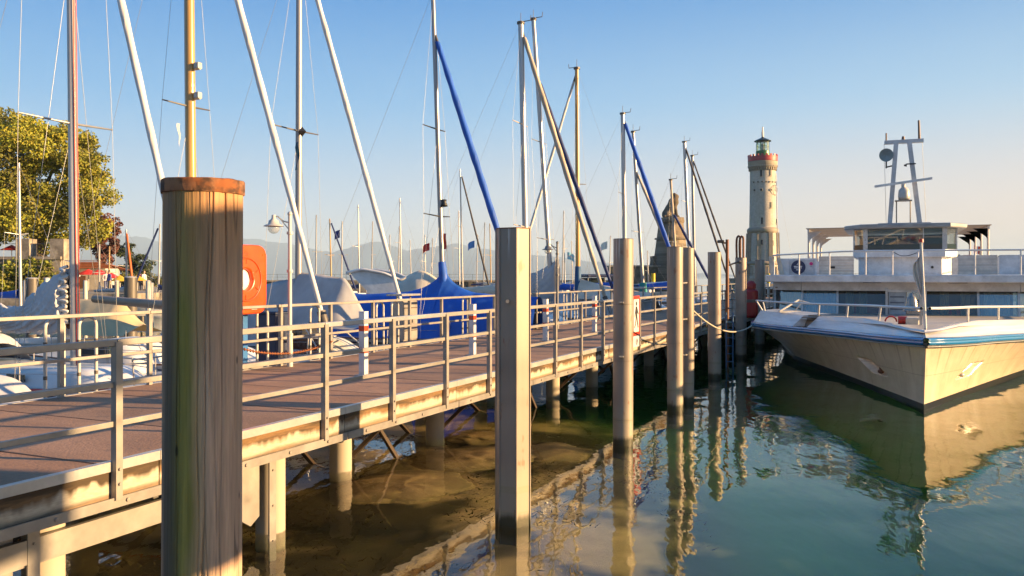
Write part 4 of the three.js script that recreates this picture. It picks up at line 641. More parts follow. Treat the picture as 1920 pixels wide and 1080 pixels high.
boat({ label: 'large sailboat wrapped in bright blue cover with blue rolled headsail', mx: 833, d: 27.4, top: [811.5, -14], bx: 991, bd: 26.2, L: 8.8, B: 2.7, F: .95, r: .085, mast: aluDull, sail: blueCloth, sailR: .10, fy: 10.85, spreaders: [4.9, 7.7], spread: .85, spreaderM: black, by: 1.4, boom: [3.4, 2.1], fit: 0,
  extra(t, { ax, F }) {
    const cov = (x0, x1, hw, pk, seed) => faceUp(grid(64, 40, (u, v) => { const s = v * 2 - 1, k = Math.abs(s), e = .95, b = 2.46 - .10 * u, y = e + (b - e) * (1 - Math.pow(k, 2.1)) + pk(u) * Math.exp(-k * 5.5) - .05 * Math.sin(u * 23 + s * 3) * k; return V(lerp(x0, x1, u), y + .04 * (fbm(u * 9, s * 5 + 9, seed, 3) - .5), s * hw(u) + .05 * (fbm(u * 18 + 3, k * 2, seed + 5, 3) - .5)); }));
    part(t, 'boat_cover', [cov(.02, -4.6, () => 1.22, u => .80 * Math.exp(-u * 9), 41), cov(-.02, 3.3, u => 1.22 * (1 - .45 * u * u), u => .80 * Math.exp(-u * 8), 43)], blueCloth);
    part(t, 'cover_boot', rod(V(0, 2.6, 0), ax(3.45), .17, .12, 14), blueCloth); part(t, 'cover_rope', [rod(V(-3.2, 2.0, .3), V(-3.9, 1.3, 1.1), .012), rod(V(-2.4, 2.05, .3), V(-2.9, 1.3, 1.15), .012), rod(V(1.0, 1.9, .4), V(.7, 1.1, 1.1), .012)], rope);
    const m = t.children.find(c => c.name === 'mast'); part(m, 'masthead_light', [lathe([[0, 0], [.12, .02], [.1, .1], [.07, .16], [.09, .24], [0, .25]], 12).translate(ax(5.3).x + .14, 5.2, .04)], black); part(m, 'pennant', grid(6, 3, (u, v) => V(ax(4.3).x + .12 + .1 * v, 4.35 - .5 * u, .1 + .03 * Math.sin(u * 6))), red);
  } });
boat({ label: 'tall sailboat with silver mast and tan rolled headsail, behind the six-sided pile', mx: 988.5, d: 35, top: [976.5, 43], bx: 1146, bd: 33.7, L: 10, B: 3, F: 1.05, r: .125, taper: .9, mast: alu, sail: tanSail, sailR: .10, spreaders: [5.0, 9.2], spread: 1.0, spreaderM: tanSail, by: 1.35, boom: [3.8, 2.3], cover: [-.1, -3.9, 2.9, 2.45, 2.15, 2.2, .22, creamCloth] });
boat({ label: 'tall sailboat with grey sail cover on its mast foot and dark blue rolled headsail', mx: 1037, d: 37.8, top: [1000, 36], bx: 1166, bd: 36.5, L: 10, B: 3, F: 1.05, r: .11, taper: .85, mast: alu, sail: darkBlueSail, sailR: .095, fy: 11.9, spreaders: [4.6, 8.9], spread: 1.0, by: 1.35, boom: [4.2, 2.2],
  extra(t, { ax }) { part(t, 'sail_cover', bundle(.2, -4.4, u => 4.05 - 1.75 * Math.pow(u, .42) + .05, u => 1.9, u => .30 * (1 - .4 * u), 53, .8), greyCloth); } });
boat({ label: 'sailboat with golden wooden mast whose foot is wrapped in blue cloth', mx: 1084, d: 41, top: [1081.5, 128], bx: 950, bd: 43, L: 8.5, B: 2.6, F: 1.0, r: .12, mast: woodMast, sail: whiteSail, sailR: .07, spreaders: [7.4], spread: .7, spreaderM: darkSteel, by: 1.4, boom: [3.4, 2.35],
  extra(t, { ax, F }) { part(t, 'mast_wrap', rod(ax(2.0), ax(3.45), .19, .14, 12), paint('wrapBlue', [.01, .09, .24], .8)); part(t, 'awning_sheet', tent(-.1, -3.8, u => 2.95 - .75 * Math.pow(u, .6), u => .5 + .5 * u, u => 1.9, 57), creamCloth); part(t, 'deck_cover', tent(1.5, -4, u => 2.2 - .3 * u, () => 1.25, () => 1.0, 59), greyCloth); } });
boat({ label: 'sailboat behind the warning-sign pile, silver mast and blue rolled headsail', mx: 1173, d: 46, top: [1167.5, 213], bx: 1294, bd: 44.8, L: 9, B: 2.8, F: 1.05, r: .125, taper: .9, mast: alu, sail: blueCloth, sailR: .11, spreaders: [4.6, 7.4], by: 1.35, boom: [3.8, 2.3], cover: [-.1, -3.9, 2.8, 2.5, 2.2, 2.2, .2, blueCloth], spread: .9 });
boat({ label: 'sailboat with turquoise cloth at its mast foot and tan rolled headsail', mx: 1208, d: 49, top: [1187, 247], bx: 1300, bd: 47.2, L: 8, B: 2.6, F: 1.0, r: .105, taper: .8, mast: aluDull, sail: tanSail, sailR: .095, fy: 9.1, spreaders: [5.5], by: 1.35, boom: [3.2, 2.2], extra(t, { ax }) { part(t, 'mast_wrap', rod(ax(1.5), ax(2.6), .22, .2, 12), paint('turq', [.02, .28, .26], .8)); part(t, 'deck_cover', tent(-.4, -3.8, u => 2.5 - .1 * u, () => 1.1, () => 1.2, 63), navy); } });
boat({ label: 'smaller sailboat with mast in front of the lion statue and blue rolled headsail', mx: 1272, d: 56, top: [1257.5, 337], bx: 1352, bd: 54.4, L: 7.5, B: 2.5, F: 1.0, r: .10, mast: tanSail, sail: darkBlueSail, sailR: .10, fy: 7.2, spreaders: [5.2], by: 1.35, boom: [3, 2.2], cover: [-.1, -3, 2.8, 2.4, 2.1, 2.1, .22, blueCloth] });
boat({ label: 'sailboat with dark stay and tall silver mast just right of the lion statue', mx: 1296, d: 60, top: [1283, 266], bx: 1378, bd: 58, L: 9, B: 2.8, F: 1.05, r: .125, taper: .9, mast: alu, sail: blackSail, sailR: .075, spreaders: [5.0, 8.2], by: 1.35, boom: [3.6, 2.3], cover: [-.1, -3.6, 2.9, 2.5, 2.2, 2.2, .2, whiteSail] });
boat({ label: 'rightmost moored sailboat, dull mast with dark stay ending near the floodlight post', mx: 1303, d: 63.5, top: [1298, 292], bx: 1392, bd: 61.5, L: 9, B: 2.8, F: 1.05, r: .115, taper: .9, mast: aluDull, sail: blackSail, sailR: .065, spreaders: [5.2], by: 1.35, boom: [3.6, 2.3], cover: [-.1, -3.6, 2.9, 2.5, 2.2, 2.2, .2, darkBlueSail] });
{ // motor cruiser with arch and cream canopy behind the blue boat
  const t = thing('motor_cruiser', 'white motor cruiser with swept radar arch and cream canopy, behind the blue-covered boat', 'motorboat', at(745, 517, 36).setY(0), PIER_TURN + .3); const h = hullGeo(8.4, 2.9, 1.55, 4.2, .9);
  part(t, 'hull', h.side, white); part(t, 'deck', h.deck, white);
  for (const s of [-1, 1]) part(t, 'radar_arch', grid(24, 6, (u, v) => { const x = lerp(-1.75, .3, u), top = 3.2 + .05 * Math.sin(u * 3) - .32 * Math.pow(u, 2.4); return V(x + (1 - v) * 1.45 * (1 - u) - .1, lerp(1.75, top, v) + (1 - v) * .0, s * (1.05 - .1 * v)); }, s > 0), white);
  part(t, 'arch_top', [tube([V(-1.85, 3.12, 1), V(-1.2, 3.25, 1.0), V(-.3, 3.1, 1.0), V(.35, 2.84, .95), V(.6, 2.95, .9)], .06, 24, 8), tube([V(-1.85, 3.12, -1), V(-1.2, 3.25, -1.0), V(-.3, 3.1, -1.0), V(.35, 2.84, -.95), V(.6, 2.95, -.9)], .06, 24, 8), rod(V(-1.85, 3.12, -1), V(-1.85, 3.12, 1), .08)], white);
  part(t, 'canopy', tent(-.6, 2.6, u => 2.35 + .85 * Math.exp(-(((u - .5) / .33) ** 2)), u => 1.15, u => 1.75, 71, .05), creamCloth); part(t, 'windscreen', tent(2.2, 3.2, u => 2.3 - .5 * u, () => .9, () => 1.6, 73, 0), darkGlass);
}
{ const t = thing('motor_cruiser', 'cabin cruiser with dark blue canopy top left of the sign pile', 'motorboat', at(1128, 517, 58).setY(0), PIER_TURN - .9); const h = hullGeo(8.5, 3, 1.2, 4.2, .9); part(t, 'hull', h.side, white); part(t, 'deck', h.deck, white); part(t, 'cabin', rbox(3.6, .8, 2.2, .15, 0, 1.6, 0), white); part(t, 'canopy', rbox(2.6, .22, 2.2, .1, -1, 3.0, 0), navy); part(t, 'windscreen', [bar(V(.2, 2, -1), V(.2, 2, 1), .05, .9), bar(V(-2.2, 2.4, -1), V(-2.2, 2.4, 1), .05, .9)], darkGlass); part(t, 'post', [-1, 1].flatMap(z => [-2.1, .1].map(x => rod(V(x, 1.9, z), V(x, 3, z), .03))), alu); }
{ const t = thing('motorboat', 'small white boat with tan tent cover behind the leftmost mast', 'motorboat', at(205, 517, 26).setY(0), PIER_TURN + .2); const h = hullGeo(6.5, 2.4, .95, 3, .9); part(t, 'hull', h.side, white); part(t, 'deck', h.deck, offWhite); part(t, 'tent_cover', tent(-2.0, 1.2, u => 2.28 - .75 * sstep(.72, 1, u) - .75 * sstep(.12, 0, u), () => 1.0, () => 1.25, 81, 0), paint('tanCover', [.56, .44, .25], .85)); }
{ const t = thing('motorboat', 'white cuddy motorboat with tinted windscreen behind the left pier railing', 'motorboat', at(236, 517, 19.5).setY(0), PIER_TURN + .1); const h = hullGeo(6.2, 2.3, .8, 3.2, .9); part(t, 'hull', h.side, white); part(t, 'deck', h.deck, white); part(t, 'cuddy', faceUp(grid(20, 12, (u, v) => { const s = v * 2 - 1; return V(lerp(-.9, 1.2, u), .85 + .75 * Math.sin(Math.PI * clamp(u * 1.05 + .04, 0, 1)) ** .5 * Math.pow(Math.max(0, 1 - s ** 4), .5), s * .85); }, true)), white); part(t, 'windscreen', rbox(.9, .3, 1.72, .1, -.1, 1.35, 0), darkGlass); part(t, 'rail', tube([V(.8, 1.5, .8), V(2.4, 1.45, .55), V(3.1, 1.45, 0), V(2.4, 1.45, -.55), V(.8, 1.5, -.8)], .016, 30, 6), alu); }
{ const t = thing('sailing_dinghy', 'low white boat with grey spray hood at the left edge behind the railing', 'boat', at(30, 517, 13.2).setY(0), PIER_TURN + .05); const h = hullGeo(5.5, 2.0, .78, 2.4, .8); const hu = part(t, 'hull', h.side, white); part(hu, 'stripe', h.stripe, navy); part(hu, 'toe_rail', h.toe, mahog); part(t, 'deck', h.deck, white); part(t, 'spray_hood', tent(-1.6, .25, u => .95 + .55 * Math.sin(Math.PI * (.12 + .86 * u)) ** .8, () => .75, () => .85, 91, -.12), canvasCloth); part(t, 'hatch', rbox(.5, .06, .5, .02, 1.0, .92, 0), creamCloth); }
// distant boats, row behind row: [mast px, top row, distance, mast material, stay material or null, label, extra]
const tanMast = paint('tanMast', [.42, .27, .11], .5), dullMast = paint('dullMast', [.30, .31, .33], .5);
const farRows = [
  [39, 305, 44, alu, null, 'white-masted sailboat in front of the big tree, left edge'], [238, 430, 62, alu, 'o', 'sailboat with orange rolled sail beside its white mast, before the small pine'], [297, 420, 70, alu, 'b', 'sailboat with blue stay just left of the wooden pile, before the far water'], [186, 458, 70, alu, null, 'short-masted boat in front of the red parasols'], [204, 462, 76, tanMast, null, 'thin tan mast boat by the kiosk corner'],
  [592, 403, 92, dullMast, null, 'distant sailboat with dark thin mast right of the leaning white headsail'], [622, 410, 84, tanMast, 'b', 'distant sailboat with tan mast and blue diagonal stay before the grey mole'], [640, 415, 96, alu, null, 'distant pale-masted sailboat flying a small blue and red flag'], [674, 384, 88, alu, null, 'distant sailboat with white mast standing above the cruiser arch'], [696, 415, 98, alu, null, 'distant short white mast just right of the arch boat mast'],
  [729, 440, 110, alu, null, 'farther white mast under the second leaning headsail'], [746, 424, 104, alu, null, 'thin white mast left of the tallest white far mast'], [753, 371, 84, alu, null, 'tallest distant white mast over the cream canopy'], [771, 450, 118, alu, null, 'tiny far mast right of the cream canopy mast'], [798, 440, 112, alu, null, 'far mast left of the red and white flag'], [809, 446, 104, alu, null, 'far mast flying a small red and white flag by the blue cover'], [862, 395, 100, alu, null, 'far white mast right of the blue-covered mast foot'], [868, 317, 80, alu, 'd', 'tall distant white mast with dark stay, left of the six-sided pile'], [893, 440, 110, alu, null, 'far mast flying a blue and white pennant'], [906, 417, 104, dullMast, null, 'far dark mast immediately left of the six-sided pile'], [921, 419, 106, tanMast, null, 'far brown mast touching the six-sided pile edge'],
  [1006, 470, 120, alu, null, 'tiny far mast right beside the six-sided pile'], [1054, 395, 96, alu, null, 'distant white mast between grey cover and golden mast'], [1060, 440, 110, alu, null, 'far mast flying a light blue flag'], [1074, 452, 118, alu, null, 'far thin mast left of the golden mast'], [1142, 442, 104, alu, null, 'far mast flying a white and green flag left of the sign pile'], [1216, 470, 110, alu, null, 'far mast in front of the dark mole end'], [1460, 325, 140, alu, null, 'tall white mast standing right beside the lighthouse'],
];
for (const [px, ty, d, m, st, label] of farRows) {
  const t = thing('distant_sailboat', label, 'sailboat', at(px, 517, d).setY(0), PIER_TURN + Math.PI * (rand() < .5 ? 1 : 0) + rr(-.25, .25), 'distant moored sailing boats'), L = rr(6.5, 9), B = rr(2.2, 2.8), F = rr(.8, 1.05), bx = L * .42, h = hullGeo(L, B, F, bx);
  const hm = [white, white, offWhite, navy, mahog, white][Math.floor(rand() * 6)], ht = EYE + (HORIZON - ty) / FPX * d, top = V(-.02 * ht, ht, rr(-.1, .1));
  part(t, 'hull', h.side, hm); part(t, 'deck', h.deck, offWhite); part(t, 'cabin', rbox(2.4, .4, 1.3, .12, -.8, F + .2, 0), white);
  const ms = part(t, 'mast', rod(V(0, F, 0), top, .085, .06, 8), m); for (const s of [-1, 1]) { part(ms, 'spreader', rod(V(-.01 * ht, ht * .58, 0), V(-.02 * ht - .1, ht * .59, s * .7), .025), m); }
  part(t, 'rigging', [rod(top, V(bx, F, 0), .008, .008, 4, true), rod(top, V(bx - L, F, 0), .007, .007, 4, true), ...[-1, 1].map(s => rod(V(-.02 * ht - .1, ht * .59, s * .7), V(-.2, F, s * B * .42), .007, .007, 4, true))], wire);
  const cm = [blueCloth, greyCloth, whiteSail, creamCloth, darkBlueSail, tanSail][Math.floor(rand() * 6)];
  part(t, 'boom_cover', bundle(-.1, -2.9, u => F + 1.35 - .3 * Math.sqrt(u), () => F + .85, u => .17 * (1 - .4 * u), 200 + px, .7), cm);
  if (st) { const sm = { o: paint('orangeSail', [.55, .12, .02], .8), b: darkBlueSail, d: blackSail }[st]; part(t, 'rolled_headsail', rod(top.clone().lerp(V(st === 'o' ? .7 : bx, F + .2, 0), .06), top.clone().lerp(V(st === 'o' ? .7 : bx, F + .2, 0), .92), .075, .1, 8), sm); }
  const flagM = { 640: ['fr1', [.03, .05, .2]], 809: ['flagRed', [.55, .03, .025]], 893: ['fl2', [.1, .25, .55]], 1060: ['fl3', [.25, .55, .65]], 1142: ['fl4', [.7, .7, .65]] }[px];
  if (flagM) { const y0 = ht * (px === 1060 ? .62 : .8), f = part(t, 'flag', grid(10, 5, (u, v) => V(.25 + .95 * u, y0 + .9 * v - .45 * u * u, .10 * Math.sin(u * 7))), plain(flagM[0], flagM[1], .9, 0, { side: THREE.DoubleSide })); const b2 = { 640: red, 809: white, 893: white, 1060: white, 1142: paint('fl5', [.1, .4, .05]) }[px]; part(f, 'band', grid(10, 2, (u, v) => V(.25 + .95 * u, y0 + .32 + .24 * v - .45 * u * u + (px === 1142 ? .3 : 0), .10 * Math.sin(u * 7) + .012)), b2); }
}
{ // low mooring posts of the far basin
  const list = [[245, 36, 520, darkSteel, 'dark blue-grey thick mooring post under the small pine'], [60, 40, 522, darkSteel, 'dark mooring post in front of the ivy wall'], [48, 46, 527, offWhite, 'pale mooring post in front of the ivy wall'], [160, 52, 527, offWhite, 'pale mooring post below the red parasols'], [219, 50, 527, galv, 'grey mooring post right of the red parasols'], [278, 44, 527, offWhite, 'white-topped mooring post left of the wooden pile'], [284, 50, 531, offWhite, 'second pale mooring post left of the wooden pile'], [88, 40, 522, white, 'white square mooring post top below the ivy']];
  for (const [px, d, ty, m, l] of list) { const h = EYE - (ty - HORIZON) / FPX * d, r = px === 245 ? .26 : px === 60 ? .28 : .13, t = thing('mooring_post', l, 'post', at(px, 517, d).setY(0), 0, 'mooring posts in the far basin'); part(t, 'post', [rod(V(0, -.8, 0), V(0, h, 0), r, r, 16)], m); part(t, 'cap', lathe([[0, h + .05], [r * .8, h + .03], [r + .01, h - .02]], 16), offWhite); }
  const t = thing('jetty', 'low narrow wooden jetty in the far basin beside the pale posts', 'jetty', at(235, 553, 48).setY(0), .2); for (let i = 0; i < 30; i++) part(t, 'plank', box(.5, .05, 1.4, -8 + i * .56, .95, 0), mahog); part(t, 'beam', [box(17, .16, .1, 0, .84, .55), box(17, .16, .1, 0, .84, -.55)], offWhite); part(t, 'pile', [-7, -3, 1, 5].map(x => rod(V(x, -.8, .5), V(x, .9, .5), .1)), darkSteel);
}
{ const t = thing('daysailer', 'low white daysailer hull with red toe rail behind the left pier railing', 'boat', at(150, 517, 12.9).setY(0), PIER_TURN - .06); const h = hullGeo(6.4, 2.1, .62, 3.0, .8); const hu = part(t, 'hull', h.side, white); part(hu, 'toe_rail', h.toe, red); part(hu, 'stripe', h.stripe, navy); part(t, 'deck', h.deck, white); part(t, 'cockpit', rbox(1.7, .05, .9, .02, -.9, .66, 0), creamCloth); part(t, 'coaming', [rbox(1.9, .12, .06, .02, -.9, .70, .5), rbox(1.9, .12, .06, .02, -.9, .70, -.5)], mahog); part(t, 'winch', [-.3, -1.3].map(x => rod(V(x, .72, .55), V(x, .86, .55), .06, .05, 12)), alu); part(t, 'hatch', rbox(.5, .05, .5, .02, 1.2, .73, 0), darkGlass); part(t, 'mooring_line', tube([V(3.0, .7, 0), V(3.4, .75, .2), V(3.7, 1.1, .4)], .015, 16, 5), rope); }
{ const t = thing('motorboat', 'white open motorboat with blue cockpit cover, seen between the left railing posts', 'motorboat', at(70, 517, 17.5).setY(0), PIER_TURN + .12); const h = hullGeo(6, 2.3, .85, 2.8, .92); const hu = part(t, 'hull', h.side, white); part(hu, 'stripe', h.stripe, red); part(t, 'deck', h.deck, white); part(t, 'cockpit_cover', tent(-2.6, .2, u => 1.15 + .25 * Math.sin(Math.PI * u), () => .95, () => .9, 97, -.05), paint('coverSteel', [.12, .18, .28], .8)); part(t, 'windscreen', tent(.25, .9, u => 1.35 - .4 * u, () => .8, () => .9, 98, 0), darkGlass); part(t, 'rail', tube([V(.9, 1.3, .8), V(2.2, 1.3, .5), V(2.8, 1.3, 0), V(2.2, 1.3, -.5), V(.9, 1.3, -.8)], .016, 30, 6), alu); part(t, 'outboard', [rbox(.4, .5, .34, .1, -3.4, 1.15, 0), rod(V(-3.35, .9, 0), V(-3.3, -.2, 0), .07)], black); }
// ------------------------------------------------------------------ smooth bodies from joints (statue, people)
function blob(bones, size, res, center, sm = .12) {                 // bones: [ax,ay,az,ra, bx,by,bz,rb]
  const mc = new MarchingCubes(res, new THREE.MeshBasicMaterial(), false, false, 60000); mc.isolation = 0;
  for (let k = 0; k < res; k++) for (let j = 0; j < res; j++) for (let i = 0; i < res; i++) {
    const p = V(((i - res / 2) / (res / 2)) * size + center.x, ((j - res / 2) / (res / 2)) * size + center.y, ((k - res / 2) / (res / 2)) * size + center.z); let d = 1e9;
    for (const b of bones) { const ax = b[0], ay = b[1], az = b[2], dx = b[4] - ax, dy = b[5] - ay, dz = b[6] - az, t = clamp(((p.x - ax) * dx + (p.y - ay) * dy + (p.z - az) * dz) / Math.max(1e-6, dx * dx + dy * dy + dz * dz), 0, 1); const q = Math.hypot(p.x - ax - dx * t, p.y - ay - dy * t, p.z - az - dz * t) - lerp(b[3], b[7], t); const h = clamp(.5 + .5 * (d - q) / sm, 0, 1); d = lerp(d, q, h) - sm * h * (1 - h); }
    mc.field[i + j * res + k * res * res] = -d;
  }
  mc.update(); const n = mc.count ?? mc.geometry.drawRange.count, g = new THREE.BufferGeometry();
  const pos = mc.positionArray.slice(0, n * 3), nor = mc.normalArray.slice(0, n * 3); for (let i = 0; i < n; i++) { pos[i * 3] = pos[i * 3] * size + center.x; pos[i * 3 + 1] = pos[i * 3 + 1] * size + center.y; pos[i * 3 + 2] = pos[i * 3 + 2] * size + center.z; }
  g.setAttribute('position', new THREE.BufferAttribute(pos, 3)); g.setAttribute('normal', new THREE.BufferAttribute(nor, 3)); g.setAttribute('uv', new THREE.BufferAttribute(new Float32Array(n * 2), 2)); return uvm(g);
}
// ------------------------------------------------------------------ mole, lighthouse, lion
const stoneT = tex(512, 512, (u, v) => { const n = fbm(u * 8, v * 8, 121, 5, 8, 8), f = fbm(u * 44, v * 44, 122, 3, 44, 44); return lin(...mix3([.36, .31, .24], [.20, .17, .13], sstep(.35, .7, n)), .75 + .45 * f); }, { srgb: true, rx: 1 / 6, ry: 1 / 6 });
const stone = new THREE.MeshStandardMaterial({ map: stoneT, roughness: .9, bumpMap: stoneT, bumpScale: .03 });
const stoneMid = new THREE.MeshStandardMaterial({ map: stoneT, roughness: .9, color: new THREE.Color().setRGB(.62, .56, .5) });
const stoneDark = new THREE.MeshStandardMaterial({ map: stoneT, roughness: .9, color: new THREE.Color().setRGB(.42, .40, .38) });
{
  const t = thing('mole', 'long stone harbour mole with railing running behind the far masts', 'mole', V(0, 0, 0)); const D = 152;
  const a = at(120, 517, D), b = at(1236, 517, D);
  const w = part(t, 'wall', [box(b.x - a.x, 3.2, 4.5, (a.x + b.x) / 2, .35, -D - 2.25)], stoneDark);
  part(t, 'coping', box(b.x - a.x, .26, 4.9, (a.x + b.x) / 2, 2.08, -D - 2.2), stone); for (let x = a.x + 1, i = 0; x < b.x - 1; x += 3.4, i++) part(t, 'buttress', box(.7, 2.3, .3, x, .85, -D + .12), i % 3 ? stone : stoneDark);
  part(t, 'railing', [box(b.x - a.x, .04, .04, (a.x + b.x) / 2, 3.25, -D - .3), box(b.x - a.x, .03, .03, (a.x + b.x) / 2, 2.75, -D - .3), ...Array.from({ length: 52 }, (_, i) => box(.05, 1.05, .05, a.x + 1 + i * 2.05, 2.72, -D - .3))], darkSteel);
  const ax = at(660, 545, D).x; part(t, 'arched_gateway', [box(5.2, 2.6, .5, ax, .9, -D + .3)], stone); part(t, 'arch_opening', poly([[-.55, 0], [.55, 0], [.55, .8], [.4, 1.15], [0, 1.35], [-.4, 1.15], [-.55, .8]], .2).translate(ax - .3, .25, -D + .5), black);
}
{
  const t = thing('lighthouse', 'tall round stone lighthouse with red gallery and green lantern', 'lighthouse', at(1430, 517, 170).setY(0)); const K = 170 / FPX, y = py => EYE + (HORIZON - py) * K, X = px => (px - 1430) * K;
  const wT = tex(512, 1024, (u, v) => { const n = fbm(u * 8, v * 10, 131, 5, 8, 10), s = fbm(u * 46, v * 4, 132, 3, 46, 4), c = fbm(u * 60, v * 90, 133, 2, 60, 90); return lin(...mix3([.50, .455, .375], [.31, .265, .205], clamp(n * .8 + s * .5 - .35, 0, 1)), .84 + .3 * c); }, { srgb: true });
  const shaftM = new THREE.MeshStandardMaterial({ map: wT, roughness: .85 }), trim = paint('lhTrim', [.34, .28, .20], .85);
  const prof = [[2.75, y(430)], [2.60, y(428)], [2.53, y(390)], [2.47, y(345)], [2.46, y(322)]];
  part(t, 'shaft', lathe(prof, 56), shaftM);
  part(t, 'base', lathe([[3.3, -.5], [3.3, y(497)], [2.98, y(496)], [2.95, y(470)], [2.86, y(437)]], 8).rotateY(Math.PI / 8 + .26), shaftM);
  for (let i = 0; i < 8; i++) { const a = i * Math.PI / 4 + .26; part(t, 'corner_pier', bar(V(Math.sin(a) * 3.1, -.4, Math.cos(a) * 3.1), V(Math.sin(a) * 2.86, y(437), Math.cos(a) * 2.86), .75, .35), trim); }
  part(t, 'string_course', lathe([[2.7, y(438)], [3.02, y(436)], [3.05, y(431)], [2.86, y(428)], [2.6, y(427)]], 40), trim);
  part(t, 'plinth_band', lathe([[3.02, y(497)], [3.45, y(496)], [3.45, y(492)], [3.0, y(490)]], 16), trim);
  for (let i = 0; i < 12; i++) { const a = i * Math.PI / 6; part(t, 'plinth_arch', [box(.9, .2, .2, 0, y(500), 3.28), box(.16, 1.7, .2, -.38, y(509), 3.28), box(.16, 1.7, .2, .38, y(509), 3.28)].map(g => g.rotateY(a)), trim); }
  part(t, 'corbel', Array.from({ length: 34 }, (_, i) => { const a = i / 34 * Math.PI * 2; return merge([box(.2, .62, .34, 0, y(317.5), 2.56), box(.26, .2, .42, 0, y(314), 2.6)]).rotateY(a); }), trim);
  part(t, 'cornice', lathe([[2.46, y(322)], [2.5, y(316)], [2.80, y(314.5)], [2.86, y(305)], [2.9, y(304)], [2.4, y(303)]], 48), paint('lhCornice', [.40, .33, .24], .85)); part(t, 'dentil', Array.from({ length: 44 }, (_, i) => box(.16, .22, .12, 0, y(312.6), 2.84).rotateY(i / 44 * Math.PI * 2)), shaftM);
  part(t, 'gallery_wall', lathe([[2.86, y(303.5)], [2.90, y(294.5)], [2.72, y(294.5)], [2.72, y(303)]], 48), paint('lhRed', [.42, .045, .045], .6)); part(t, 'battlement', Array.from({ length: 20 }, (_, i) => box(.42, .42, .18, 0, y(293), 2.8).rotateY(i / 20 * Math.PI * 2)), paint('lhRed'));
  part(t, 'gallery_floor', new THREE.CylinderGeometry(2.72, 2.72, .1, 40).translate(0, y(302), 0), trim);
  const ln = part(t, 'lantern_base', lathe([[1.32, y(303)], [1.32, y(284)], [1.2, y(283)]], 24), paint('lhGreen', [.03, .15, .04], .5)); part(ln, 'lantern_glass', new THREE.CylinderGeometry(1.22, 1.22, 1.8, 20, 1, true).translate(0, y(275), 0), plain('lampGlass', [.75, .85, .8], .03, 0, { transmission: .9, thickness: 0 })); part(ln, 'glazing_bar', [...Array.from({ length: 10 }, (_, i) => box(.08, 1.85, .08, 0, y(275), 1.23).rotateY(i * Math.PI / 5)), new THREE.TorusGeometry(1.23, .05, 6, 30).rotateX(Math.PI / 2).translate(0, y(275), 0)], paint('lhGreen')); part(ln, 'lens', lathe([[0, 0], [.35, 0], [.5, .5], [.45, 1.1], [.2, 1.5], [0, 1.5]], 16).translate(0, y(283), 0), offWhite);
  part(t, 'lantern_roof', lathe([[1.1, y(266)], [1.66, y(265.5)], [1.62, y(264)], [.85, y(260.5)], [.25, y(258)], [.12, y(256)], [0, y(255)]], 24), paint('lhRoof', [.03, .05, .055], .4, .4)); part(t, 'spire', [rod(V(0, y(258), 0), V(0, y(238), 0), .16, .12, 10), rod(V(.22, y(258), 0), V(.22, y(245), 0), .04), rod(V(-.22, y(258), 0), V(-.22, y(247), 0), .04)], offWhite);
  const holes = []; const win = (px, py, w, h, R, round) => { const x = X(px), a = Math.asin(clamp(x / R, -.98, .98)) ; const g = (round ? new THREE.CylinderGeometry(w / 2, w / 2, .3, 14).rotateX(Math.PI / 2) : box(w, h, .3)).translate(0, y(py), R - .06).rotateY(a); const f = part(t, 'window', g, black); if (!round) part(f, 'sill', box(w + .2, .12, .2, 0, y(py) - h / 2 - .06, R + .02).rotateY(a), trim); else part(f, 'surround', new THREE.TorusGeometry(w / 2 + .03, .05, 6, 16).translate(0, y(py), R + .06).rotateY(a), trim); };
  win(1421, 327, .34, 1.2, 2.46); win(1438, 326, .34, 1.2, 2.46); for (const px of [1410, 1416, 1422.5, 1429.5, 1436.5, 1443, 1449]) win(px, 343, .22, .2, 2.49, true); win(1411, 358, .34, 0, 2.5, true); win(1421, 358, .4, 0, 2.5, true); win(1438, 358, .4, 0, 2.5, true); win(1439, 386, .32, 1.1, 2.53); win(1422, 415, .32, 1.2, 2.58); win(1452, 416, .3, 1.0, 2.58); win(1421, 455, .34, .95, 2.9); win(1442, 456, .34, .9, 2.9); win(1443, 483, .3, .7, 2.95);
  { const R = 2.52, a = Math.asin(X(1448) / R); part(t, 'clock_ring', [new THREE.TorusGeometry(1.0, .05, 8, 36).translate(0, y(358), R + .06).rotateY(a), bar(V(0, y(358), R + .08), V(.1, y(358) + .8, R + .08), .08, .04).rotateY(a), bar(V(0, y(358), R + .08), V(.5, y(358) - .2, R + .08), .08, .04).rotateY(a)], darkSteel); }
  const p = thing('stone_pier_head', 'stone pier head at the foot of the lighthouse', 'pier head', at(1430, 517, 172).setY(0)); part(p, 'wall', box(40, 3.4, 9, 14, .5, 0), stone); part(p, 'coping', box(40.4, .3, 9.4, 14, 2.35, 0), stone); part(p, 'railing', [box(40, .05, .05, 14, 3.4, 4.4), ...Array.from({ length: 20 }, (_, i) => box(.05, .9, .05, -5 + i * 2, 2.95, 4.4))], darkSteel);
}
